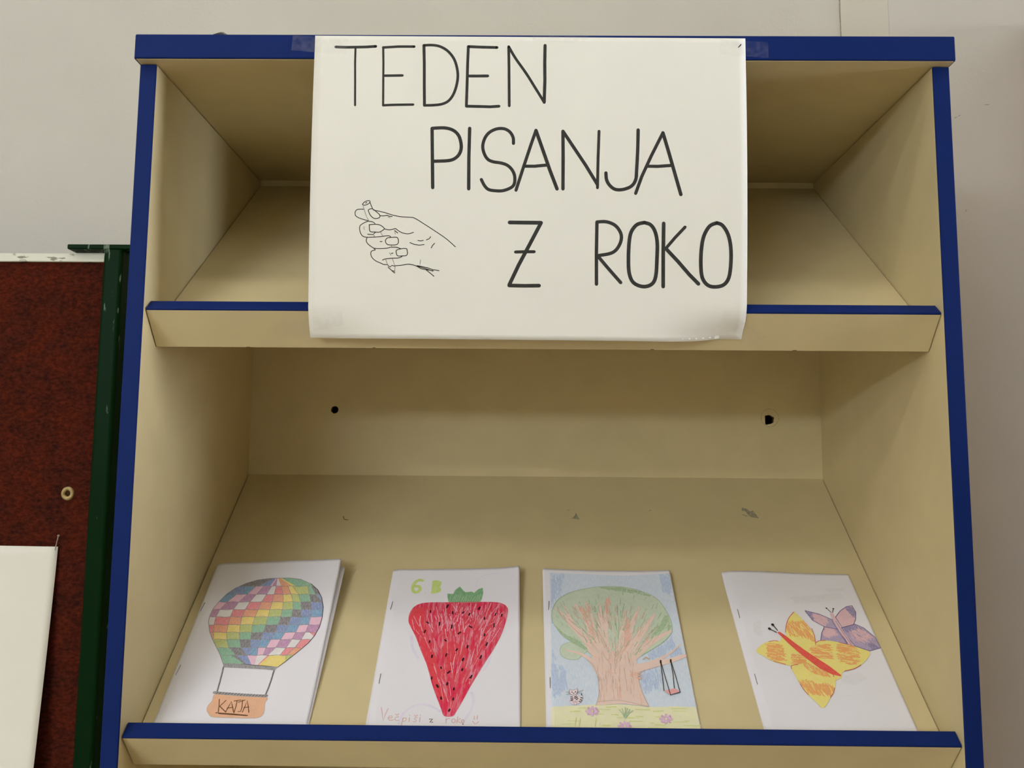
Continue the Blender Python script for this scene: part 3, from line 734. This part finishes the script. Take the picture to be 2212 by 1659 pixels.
for i in range(90):                                  # pencil streaks fanning towards the tip
    t = rr.uniform(-.45, .5); a = rr.uniform(0.05, .7); l = rr.uniform(.08, .25)
    f = lambda s: (960 + t*930*(1-s) - 90*s, 420 + 1040*s)
    q = B.P([f(a), f(a+l/2), f(a+l)])
    if all(inside(p, berry) for p in q): ink.stroke(q, B.L(rr.uniform(4, 9)), rr.choice(['c_berry2', 'c_berry', 'c_berry2', 'c_red']), cap=0)
tip = B.P([(890,1500)])[0]; fan = lambda c: math.atan2(tip[1]-c[1], tip[0]-c[0])
ink.hatch(B.P([(640,430),(1380,430),(1400,560),(1200,700),(900,720),(700,600)]), ['c_pinkpale', 'c_berry', 'c_berry2'], 150, 0.016, 0.0008, fan, .25, berry)
ink.hatch(B.P([(1080,520),(1400,480),(1300,760),(1150,700)]), ['c_pinkpale'], 26, 0.014, 0.0005, fan, .2, berry)
ink.hatch(berry, ['c_berry', 'c_berry2', 'c_berry2', 'c_pinkpale'], 260, 0.018, 0.0007, fan, .15, berry)
ink.stroke(berry+berry[:1], B.L(6), 'c_berry')
ink.build('strawberry_drawing', B.root)
ink = Ink(B.surf()); ink.h += 0.0005
SEED = [(698,488,.1),(858,438,.4),(908,500,-.1),(1005,497,.6),(1065,513,.5),(1157,457,.5),(1310,515,.4),(1370,522,.2),(1208,552,.2),(672,592,-.9),(783,603,0),(900,630,.1),(1077,632,-1.1),(1297,617,.1),(645,675,.5),(970,690,.9),(1208,708,.2),(840,760,-.8),(690,772,.1),(1228,795,.4),(945,848,.7),(1048,820,.2),(847,897,.3),(712,910,.1),(1172,917,.4),(1005,940,.4),(798,1018,-.4),(870,1060,.9),(997,1035,.3),(1080,1103,.6),(710,1115,.1),(855,1170,.2),(763,1190,-.5),(918,1218,.3),(798,1305,-.2),(912,1313,.2),(875,1418,.5)]
MAT['seedink'] = plain('dark_seed_ink', (0.045, 0.012, 0.016, 1), 0.7, 0.2)
for x, y, t in SEED:
    l = rr.uniform(8, 14); ink.stroke(B.P([(x-math.sin(t)*l, y+math.cos(t)*l), (x+math.sin(t)*l, y-math.cos(t)*l)]), B.L(rr.uniform(11, 17)), 'seedink')
ink.build('seed_marks', B.root)
ink = Ink(B.surf()); leaf = B.P([(857,318),(915,320),(930,285),(975,250),(1010,290),(1030,305),(1085,297),(1110,310),(1150,275),(1190,262),(1195,310),(1180,370),(1160,398),(1000,402),(870,398),(860,350)])
ink.h += 0.00008; ink.fill(leaf, 'c_leaf'); ink.stroke(leaf+leaf[:1], B.L(5), 'c_crown2')
for i in range(14):
    x = 880+i*21; ink.stroke(B.P([(x, 392), (x+rr.uniform(10, 40), rr.uniform(320, 345))]), B.L(5), 'c_crown2', cap=0)
ink.build('leaf_drawing', B.root)
ink = Ink(B.surf())
ink.stroke(B.P([(622,192),(585,190),(550,215),(532,260),(540,298),(572,302),(600,275),(590,248),(560,246)]), B.L(32), 'c_lettergreen', smooth=True)
ink.fill(B.P([(716,194),(760,190),(804,204),(798,240),(786,252),(800,275),(790,300),(750,312),(704,318),(712,250)]), 'c_lettergreen')
for c in ((772,232),(760,280)): ink.dot(B.P([c])[0], B.L(10), 'c_lime', sx=.7); ink.dot(B.P([c])[0], B.L(5), 'page', sx=.7)
ink.dot(B.P([(650,312)])[0], B.L(7), 'c_smear')
ink.build('lettering', B.root, 'class number in lime green pencil'); ink = Ink(B.surf())
o_ = lambda x, y, r: [(x+r*math.cos(t*.785), y+r*math.sin(t*.785)) for t in range(9)]
for p in ([(235,1390),(243,1450),(252,1512),(275,1450),(298,1400)], [(298,1492),(338,1484),(336,1468),(310,1470),(298,1495),(315,1512),(348,1508)], [(398,1478),(372,1480),(360,1500),(375,1514),(400,1510)], [(370,1452),(382,1464),(398,1450)],
          [(440,1488),(428,1540),(420,1570)], [(438,1495),(462,1486),(472,1500),(458,1518),(436,1520)], [(500,1486),(496,1522)], [(502,1462),(503,1466)], [(574,1486),(550,1488),(548,1502),(568,1512),(558,1526),(536,1524)], [(546,1464),(558,1475),(576,1460)], [(600,1482),(596,1524)], [(602,1460),(603,1464)],
          [(846,1492),(844,1536)], [(845,1510),(862,1496),(882,1495)], o_(915,1515,19), [(955,1478),(946,1536)], [(980,1494),(950,1516),(982,1536)], o_(1003,1520,15), [(1096,1520),(1112,1540),(1135,1540),(1152,1524)], [(1112,1470),(1110,1502)], [(1140,1466),(1137,1500)]):
    ink.stroke(B.P(p), B.L(7), 'c_lettertan')
for p in ([(690,1500),(718,1497),(692,1530),(718,1528)], [(1002,1546),(1006,1546)]): ink.stroke(B.P(p), B.L(8), 'brownpen')
ink.build('lettering', B.root, 'line of handwriting in pale brown pencil')
adopt(B.root)

# --- tree booklet
B = Booklet((0.0070, 0.1549), (0.0073, 0.1535), 0.0040, 0.0020, lambda a, b: (0.0020*max(0, (0.055-a)/0.055) + 0.0014*max(0, (a-.7)/.3)**2 - 0.0016*math.sin(math.pi*a))*b**2.5 + 0.0012*b)
B.make('booklet with a spreading tree, a swing and a cat drawn on its cover', [((157,388),(152,468)), ((166,1107),(168,1205))], 1659/380, 1150, 1210)
ink = Ink(B.surf())
sky = B.P([(165,117),(400,128),(700,142),(900,146),(1100,136),(1286,121),(1330,320),(1385,590),(1440,870),(1500,1160),(1542,1388),(180,1388),(176,900),(172,500)])
ink.fill(sky, 'c_sky')
for q in ([(180,130),(300,130),(260,330),(190,420),(180,800),(210,900),(185,1200)], [(1200,140),(1284,125),(1310,260),(1290,300),(1230,290)], [(180,1000),(300,1010),(330,1190),(250,1260),(190,1300)], [(1010,1100),(1140,1030),(1230,1060),(1180,1200),(1080,1250),(1030,1190)], [(1090,900),(1250,810),(1320,740),(1340,800),(1210,890),(1120,920)], [(1300,900),(1400,850),(1405,885),(1320,925)]):
    ink.hatch(B.P(q), 'c_sky2', 130, 0.009, 0.0009, 1.5, .15, sky)
gr = B.P([(182,1386),(420,1372),(620,1362),(850,1360),(1100,1386),(1540,1384),(1585,1590),(1590,1640),(180,1640)])
ink.fill(gr, 'c_ground')
for i in range(46):
    x, y = rr.uniform(200, 1450), rr.uniform(1388, 1600); ink.stroke(B.P([(x, y), (x+rr.uniform(60, 170), y+rr.uniform(-8, 8))]), B.L(rr.uniform(6, 14)), rr.choice(['c_ground2', 'c_ground']), cap=0)
ink.build('landscape_drawing', B.root)
ink = Ink(B.surf()); ink.h += 0.0003
crown = B.P(sm([(185,560),(190,470),(230,390),(320,325),(440,285),(600,258),(780,252),(930,270),(1060,310),(1170,365),(1240,450),(1290,540),(1315,620),(1310,690),(1240,770),(1150,830),(1050,890),(950,940),(600,940),(560,900),(480,840),(380,780),(290,720),(225,640)]))
ink.fill(crown, 'c_crown')
lobe = B.P(sm([(262,870),(268,820),(310,788),(380,775),(460,800),(520,850),(470,900),(420,938),(340,935),(285,910)])); ink.fill(lobe, 'c_crown'); ink.stroke(lobe+lobe[:1], B.L(5), 'c_crown2')
for q, n in (([(215,620),(300,700),(420,760),(510,830),(470,835),(330,760),(250,690)], 110), ([(1275,500),(1318,600),(1315,660),(1250,640),(1130,770),(1110,740),(1200,620)], 120), ([(620,260),(840,252),(1000,290),(1120,345),(960,320),(800,290)], 70)):
    ink.hatch(B.P(q), 'c_crown2', n, 0.009, 0.0009, (0.65 if n == 110 else -1.0 if n == 120 else .25), .2, crown)
for i in range(230):
    x, y = rr.uniform(200, 1290), rr.uniform(260, 800); dx = (x-750)*.10
    q = B.P([(x, y), (x+dx*.5+rr.uniform(-8, 8), y-rr.uniform(25, 60))])
    if all(inside(p, crown) for p in q): ink.stroke(q, B.L(rr.uniform(4, 9)), rr.choice(['c_crown2', 'c_crown', 'c_crown']), cap=0)
ink.stroke(crown[18*4+3:]+crown[:17*4-2], B.L(5), 'c_crown2')
ink.build('crown_drawing', B.root)
ink = Ink(B.surf()); ink.h += 0.0006
for p, w, w2 in (([(640,960),(520,760),(380,620),(290,520),(220,455)], 110, 8), ([(600,800),(420,640),(340,520),(290,420)], 60, 6), ([(660,940),(580,760),(540,620),(470,500),(400,420)], 110, 16), ([(640,900),(570,700),(545,520),(505,400)], 90, 16),
    ([(700,940),(660,720),(640,560),(640,420)], 100, 14), ([(720,940),(680,720),(700,500),(720,360)], 80, 16), ([(800,960),(840,760),(862,600),(870,480)], 80, 14), ([(840,960),(900,740),(960,560),(1010,440)], 90, 16), ([(860,960),(980,760),(1080,620),(1155,510)], 100, 14),
    ([(880,980),(1040,830),(1180,740),(1310,670)], 100, 20), ([(640,1080),(560,960),(460,890),(310,850)], 60, 10), ([(900,1040),(1040,1010),(1180,975),(1300,950),(1435,905)], 90, 34), ([(1080,985),(1190,940),(1300,880),(1400,795)], 40, 6)):
    ink.stroke(B.P(p), B.L(w), 'c_trunk', smooth=True, w2=B.L(w2))
ink.lift()
trunk = B.P([(600,1372),(625,1280),(625,1180),(612,1090),(590,1000),(600,930),(640,880),(760,860),(900,860),(960,900),(985,980),(990,1060),(1005,1150),(1030,1240),(1060,1310),(1098,1386),(850,1356)])
ink.fill(trunk, 'c_trunk')
for p in ([(690,1050),(720,1065),(790,1070)], [(820,1000),(825,1150),(815,1320)], [(690,1090),(700,1250)], [(940,1070),(960,1180),(950,1290)], [(760,870),(800,950),(850,870)], [(800,1160),(805,1300)]): ink.stroke(B.P(p), B.L(6), 'c_trunk2')
br_ = lambda c: math.atan2(trunk_c[1]-c[1], trunk_c[0]-c[0]); trunk_c = B.P([(790,1060)])[0]
for q, n in (([(450,470),(520,430),(560,600),(580,740),(520,640)], 60), ([(870,560),(920,590),(930,720),(900,860),(870,840)], 60), ([(690,400),(735,380),(720,470),(690,560)], 30), ([(960,1060),(1005,1060),(1000,1110),(960,1130)], 16)): ink.hatch(B.P(q), 'c_trunk2', n, 0.010, 0.0008, br_, .12)
ink.hatch(B.P([(300,480),(720,400),(1150,540),(1200,760),(900,930),(600,930)]), ['c_trunk2', 'c_crown2', 'c_crown', 'c_bark', 'c_trunk'], 260, 0.011, 0.0006, br_, .12)
ink.hatch(trunk, ['c_trunk2', 'c_trunk', 'c_trunk', 'c_bark'], 120, 0.012, 0.0005, 1.57, .08, trunk)
for p in ([(600,1372),(626,1280),(626,1180),(610,1085),(580,1005),(520,945)], [(1098,1386),(1040,1260),(1005,1150),(1000,1090),(1060,1040)], [(230,470),(300,560),(400,660),(480,730)], [(820,960),(840,920)], [(620,1340),(800,1326),(930,1348),(1090,1384)]): ink.stroke(B.P(p), B.L(5), 'c_bark', smooth=True)
ink.stroke(B.P([(1045,940),(1070,920),(1100,938)]), B.L(14), 'c_bark')
ink.build('trunk_drawing', B.root)
ink = Ink(B.surf()); ink.h += 0.0010
ink.fill(B.P([(1240,1236),(1345,1214),(1394,1250),(1300,1277)]), 'c_seat')
for p in ([(1208,965),(1225,1100),(1240,1238)], [(1212,970),(1255,1120),(1302,1276)], [(1303,950),(1325,1080),(1338,1214)], [(1305,955),(1350,1100),(1392,1250)], [(1300,1277),(1394,1250)]): ink.stroke(B.P(p), B.L(6), 'pen')
for c in ((1209,963),(1304,955)): ink.stroke(B.P([(c[0], c[1]-10), (c[0], c[1]+12)]), B.L(14), 'pen')
ink.build('swing_drawing', B.root)
ink = Ink(B.surf()); ink.h += 0.0010
ink.fill(B.P([(352,1222),(372,1232),(400,1230),(420,1212),(424,1250),(415,1272),(385,1280),(360,1272),(348,1245)]), 'c_catpink')
ink.fill(B.P([(358,1282),(425,1278),(450,1300),(470,1265),(474,1310),(450,1352),(420,1362),(400,1372),(380,1366),(350,1340)]), 'c_catpink')
ink.lift(0.0001)
for p in ([(348,1250),(352,1220),(372,1234),(402,1230),(422,1212),(424,1252),(412,1274),(384,1280),(360,1272),(348,1250)], [(315,1250),(350,1252)], [(318,1276),(350,1264)], [(425,1250),(480,1232)], [(425,1258),(470,1262)], [(350,1336),(378,1332)], [(380,1335),(395,1370),(400,1335)], [(405,1335),(418,1366),(422,1330)]): ink.stroke(B.P(p), B.L(3.5), 'pencil')
for p in ([(372,1250),(376,1254)], [(404,1246),(408,1252)], [(388,1262),(392,1262)], [(360,1296),(380,1298)], [(362,1312),(384,1314)], [(395,1300),(415,1288)], [(400,1312),(425,1298)], [(412,1322),(430,1312)], [(462,1268),(466,1280)], [(455,1305),(472,1308)], [(450,1322),(466,1328)], [(440,1338),(456,1346)], [(362,1326),(380,1326)]): ink.stroke(B.P(p), B.L(7), 'pen')
ink.build('cat_drawing', B.root)
ink = Ink(B.surf()); ink.h += 0.0009
for cx, cy in ((565,1430), (1260,1502), (870,1570)):
    for k in range(8):
        t = k*.785; ink.stroke(B.P([(cx+14*math.cos(t), cy+10*math.sin(t)), (cx+55*math.cos(t), cy+40*math.sin(t))]), B.L(20), 'c_flower')
    ink.dot(B.P([(cx, cy)])[0], B.L(10), 'c_ground2')
    ink.build('flower_drawing', B.root); ink = Ink(B.surf()); ink.h += 0.0009
for dx in (-55, -30, 0, 20, 45, 70): ink.stroke(B.P([(875, 1500), (875+dx*.5, 1450), (875+dx, 1395+abs(dx)*.4)]), B.L(6), 'c_crown2')
ink.build('grass_drawing', B.root); ink = Ink(B.surf()); ink.h += 0.0009
for x in (400, 440, 590):
    ink.stroke(B.P([(x, 1570), (x+12, 1490)]), B.L(5), 'c_ground2')
ink.build('grass_drawing', B.root)
adopt(B.root)

# --- butterfly booklet
B = Booklet((0.2154, 0.3610), (0.2138, 0.3602), 0.0030, 0.0004, lambda a, b: (0.0022*math.exp(-((a-.25)/.25)**2) - 0.0004)*b**2)
B.make('booklet with an orange and a purple butterfly in coloured pencil on its cover', [((231,465),(252,545)), ((392,1075),(418,1170))], 2008/460, 1540, 1210)
ink = Ink(B.surf())
for q in ([(1060,270),(1240,260),(1250,290),(1080,300)], [(720,350),(1000,330),(1200,310),(1240,360),(1000,400),(780,410)], [(380,590),(450,560),(470,720),(390,700)], [(1200,1100),(1380,1060),(1460,1110),(1350,1180),(1220,1160)]): 
    MAT.setdefault('c_smearlight', crayon('smear_light', (0.70, 0.68, 0.66, 1), amount=0.9, lo=0.1, hi=0.55)); ink = Ink(B.surf()); ink.fill(B.P(q), 'c_smearlight'); ink.build('pencil_smudge', B.root)
ink = Ink(B.surf())
ink.stroke(B.P([(1160,1290),(1300,1275),(1480,1265),(1560,1250),(1620,1210)]), B.L(5), 'c_smearlight', smooth=True)
ink.build('pencil_smudge', B.root)
ink = Ink(B.surf()); ink.h += 0.00006
UL = [(868,478),(1000,510),(1140,570),(1190,655),(1050,630),(940,570)]; UR = [(1155,540),(1200,480),(1260,440),(1310,430),(1345,490),(1345,560),(1325,610),(1220,640)]
LR = [(1210,640),(1340,605),(1420,640),(1530,730),(1580,830),(1480,858),(1340,812),(1260,720)]; LL = [(1050,630),(1190,655),(1270,792),(1190,782),(1070,762),(1015,757),(1025,690)]
for q in (LL, LR, UL, UR): ink.fill(B.P(q), 'c_viop' if q is UR else 'c_vio')
for q, c, m in (([(868,478),(970,505),(940,572)], UL, 'c_viod'), ([(965,510),(1080,540),(1040,625),(940,572)], UL, 'c_viop'), ([(1220,470),(1310,428),(1350,490),(1345,560),(1310,520),(1270,470)], UR, 'c_viod'), ([(1210,640),(1340,605),(1400,630),(1360,690),(1260,690)], LR, 'c_viod'), ([(1290,690),(1400,650),(1500,720),(1440,770),(1330,760)], LR, 'c_viop'), ([(1050,640),(1150,650),(1170,700),(1040,720)], LL, 'c_viop'), ([(1500,800),(1580,830),(1480,858)], LR, 'c_viod')):
    ink.hatch(B.P(q), m, 95, 0.0075, 0.0008, 1.0, .25, B.P(c))
for q in (LL, LR, UL, UR): ink.stroke(B.P(q+q[:1]), B.L(6), 'c_viol')
ink.stroke(B.P([(1120,512),(1160,590),(1210,670),(1260,740),(1300,800)]), B.L(34), 'c_viop', smooth=True)
for d in (-17, 17): ink.stroke(B.P([(1140+d, 575), (1210+d, 690), (1290+d, 800)]), B.L(4), 'c_viol')
for p in ([(1115,495),(1070,455)], [(1128,496),(1135,460)]): ink.stroke(B.P(p), B.L(6), 'pen'); ink.dot(B.P(p[1:])[0], B.L(8), 'pen')
ink.build('purple_butterfly_drawing', B.root)
ink = Ink(B.surf()); ink.h += 0.0006
WT = [(690,690),(685,640),(705,570),(760,495),(790,510),(860,580),(920,650),(955,720),(968,800),(940,830),(820,830),(740,760)]
WL = [(405,860),(460,800),(530,770),(615,768),(690,765),(780,810),(890,900),(880,970),(740,1000),(640,980),(560,955),(470,905)]
WR = [(968,780),(1060,760),(1190,780),(1340,820),(1430,850),(1482,875),(1450,940),(1395,990),(1320,1030),(1240,1050),(1190,1060),(1000,960),(880,870),(930,815)]
WB = [(740,1000),(880,965),(1000,1030),(1140,1085),(1155,1150),(1145,1230),(1110,1300),(1040,1400),(980,1350),(900,1275),(820,1170),(770,1080)]
ink.stroke(B.P([(720,780),(860,890),(1000,985),(1130,1060)]), B.L(160), 'c_wing')
for q in (WT, WL, WR, WB): ink.fill(B.P(sm(q, 3)), 'c_wing')
for q, c in (([(680,600),(920,600),(970,780),(900,730),(800,700),(690,690)], WT), ([(530,790),(620,800),(660,950),(580,955),(540,900)], WL), ([(770,900),(890,900),(880,975),(780,985)], WL), ([(1190,800),(1330,820),(1360,930),(1330,1000),(1210,960)], WR), ([(930,830),(1080,800),(1100,930),(1000,930)], WR), ([(820,1170),(900,1150),(1000,1200),(1150,1190),(1140,1270),(1000,1260),(900,1240)], WB), ([(840,985),(1000,1020),(1140,1080),(1100,1090),(950,1050)], WB)):
    ink.hatch(B.P(q), ['c_wingo', 'c_wingo', 'c_wingo', 'c_wing'], 330, 0.0085, 0.0009, (1.35 if c in (WT, WB) else 0.1), .15, B.P(c))
for p in ([(760,495),(715,550),(690,620),(684,685)], [(930,650),(955,720),(968,803)], [(968,785),(1000,765),(1060,762)], [(1190,782),(1335,818)], [(1395,992),(1330,1028),(1240,1050)], [(525,775),(570,764),(612,768)], [(570,955),(640,975),(685,988)], [(740,1028),(742,998),(800,990)], [(820,1170),(860,1230),(900,1275)], [(1145,1212),(1135,1255),(1105,1300)], [(1133,1080),(1138,1105)]):
    ink.stroke(B.P(p), B.L(6), 'c_ored', smooth=True)
ink.fill(B.P([(605,685),(628,680),(690,722),(750,770),(860,850),(980,930),(1090,1000),(1210,1092),(1200,1100),(1120,1082),(1010,1030),(930,970),(800,870),(700,780)]), 'c_body')
for p in ([(598,686),(532,652)], [(608,668),(562,614)]): ink.stroke(B.P(p), B.L(9), 'pen'); ink.dot(B.P(p[1:])[0], B.L(14), 'pen')
ink.build('orange_butterfly_drawing', B.root)
adopt(B.root)

# ------------------------------------------------------------------ pin board on green posts
YP = 0.14
gx0 = at_y(222, 566, YP)[0]; gx1 = at_y(263, 566, YP)[0]
zb1 = at_y(150, 527, YP-.001)[2]; bx0 = at_y(145, 530, YP-.001)[0]
zs1 = at_y(100, 547.5, YP+.012)[2]; zs0 = at_y(100, 565.5, YP+.012)[2]
pb = empty('pin_board', ((gx0-0.55), YP+.02, 0))
BX0 = gx0 - 1.20
for k, xx in enumerate((gx0, BX0-0.022)):
    bm_obj('post', box_bm(xx, xx+(gx1-gx0), YP, YP+0.11, 0.0, zb1-0.003, 0.0035, 3), 'green', pb)
    bm_obj('foot', box_bm(xx-.002, xx+(gx1-gx0)+.002, YP-0.10, YP+0.19, 0.0, 0.03, 0.004), 'green', pb)
bm_obj('top_bar', box_bm(bx0, gx1+0.012, YP-.001, YP+0.019, zb1-0.0057, zb1, 0.0012, 2), 'green', pb)
bm_obj('top_bar', box_bm(BX0-.034, BX0+.045, YP-.001, YP+0.019, zb1-0.0057, zb1, 0.0012, 2), 'green', pb)
bm_obj('top_strip', box_bm(BX0, gx0+.001, YP+.011, YP+0.030, zs0, zs1, 0.0008), 'strip', pb)
felt = bm_obj('felt_panel', box_bm(BX0, gx0+.001, YP+.014, YP+0.028, 0.75, zs0+.001, 0.0006), 'felt', pb)
bm_obj('bottom_strip', box_bm(BX0, gx0+.001, YP+.011, YP+0.030, 0.735, 0.75, 0.0008), 'strip', pb)
# brass eyelet
ec = at_y(146, 1066, YP+.013)
V = []; F = []
prof = [(0.0029, 0.0030), (0.0031, -0.0002), (0.0038, -0.0011), (0.0052, -0.0016), (0.0066, -0.0012), (0.0073, 0.0), (0.0074, 0.0012)]
n = 28
for r, y in prof:
    for k in range(n):
        t = 2*math.pi*k/n; V.append((ec[0]+r*math.cos(t), ec[1]+y, ec[2]+r*1.06*math.sin(t)))
for i in range(len(prof)-1):
    for k in range(n): F.append((i*n+k, i*n+(k+1) % n, (i+1)*n+(k+1) % n, (i+1)*n+k))
ey = mesh_obj('eyelet', V, F, 'brass', pb, smooth=True)
mesh_obj('eyelet_hole', [(ec[0]+.0025*math.cos(2*math.pi*k/n), ec[1]+.0009, ec[2]+.0027*math.sin(2*math.pi*k/n)) for k in range(n)], [tuple(range(n))], 'hole', ey)
adopt(pb)
tag(pb, 'red-brown felt pin board with white top strip on green steel posts', 'pin board')
# white sheet pinned to the board
yb = YP+.0125
tr_ = at_y(126, 1180, yb); AW, AH = 0.21, 0.297
def pinned(u, v, h):
    t = v/AH; lift = 0.0006 + 0.021*t**1.2*(0.45+0.55*u/AW) + 0.0015*math.sin(u*26)*t
    return np.array([tr_[0] - AW + u - 0.0035*t, yb - lift - h, tr_[2] - v + 0.0004*math.sin(u*20)])
ps = empty('pinned_paper', tuple(pinned(AW/2, AH, 0)))
sheet_mesh('sheet', pinned, 24, 30, AW, AH, 'sign', ps)
adopt(ps)
tag(ps, 'blank white paper sheet pinned to the red-brown felt board', 'paper')
p0 = at_y(119, 1187, yb-.001); p1 = at_y(126, 1158, yb-.012)
pn = empty('pin', tuple(p0)); MAT['pinmetal'] = plain('pin_metal', (0.60, 0.50, 0.46, 1), 0.3, 0.5, metal=0.6)
tube('shaft', [p0 + (p0-p1)*0.12, p0, p1], [.00025, .0005, .0006], 'pinmetal', pn)
tube('head', [p1, p1+(p1-p0)*.02, p1+(p1-p0)*.06], [.0006, .0013, .0011], 'pinmetal', pn)
adopt(pn); tag(pn, 'thin pale pin through the corner of the white sheet', 'pin')

# ------------------------------------------------------------------ dark thing on the bookcase top
yq = 0.004
prf = [(451, 73), (460, 70), (469, 66.3), (474, 65), (479, 65.5), (485, 69), (492, 73)]
V = []; F = []; zt = ZT+TT
q = [at_y(x, y, yq) for x, y in prf]; zoff = zt - q[0][2]
for j, (dy, s) in enumerate(((0.0, .75), (0.004, 1.0), (0.018, 1.0), (0.022, .75))):
    for p in q: V.append((p[0], yq+dy, zt + .0004 + max(0, (p[2]-zt))*s))
    for p in reversed(q): V.append((p[0]*.96+q[3][0]*.04, yq+dy, zt + .0002 + max(0, (p[2]-zt-.0016))*s*.8))
m = 2*len(q)
for j in range(3):
    for i in range(m): F.append((j*m+i, j*m+(i+1) % m, (j+1)*m+(i+1) % m, (j+1)*m+i))
F.append(tuple(range(m))[::-1]); F.append(tuple(range(3*m, 4*m)))
tag(mesh_obj('plastic_clip', V, F, 'dark'), 'small glossy black arched piece lying on the blue-edged bookcase top', 'clip')

# ------------------------------------------------------------------ marks on the wall
for x, y, l, a in ((2064, 254, 5, .5), (2072, 250, 5, .6), (2132, 226, 8, 0.05), (2087, 455, 4, 1.2)):
    p = at_y(x, y, YW-.0003); d = l/1600; w = .0008
    mesh_obj('scuff_mark', [p+np.array([-d*math.cos(a), 0, -d*math.sin(a)]), p+np.array([w*math.sin(a), 0, -w*math.cos(a)]), p+np.array([d*math.cos(a), 0, d*math.sin(a)]), p+np.array([-w*math.sin(a), 0, w*math.cos(a)])], [(0, 1, 2, 3)], 'smudge', wall_back)
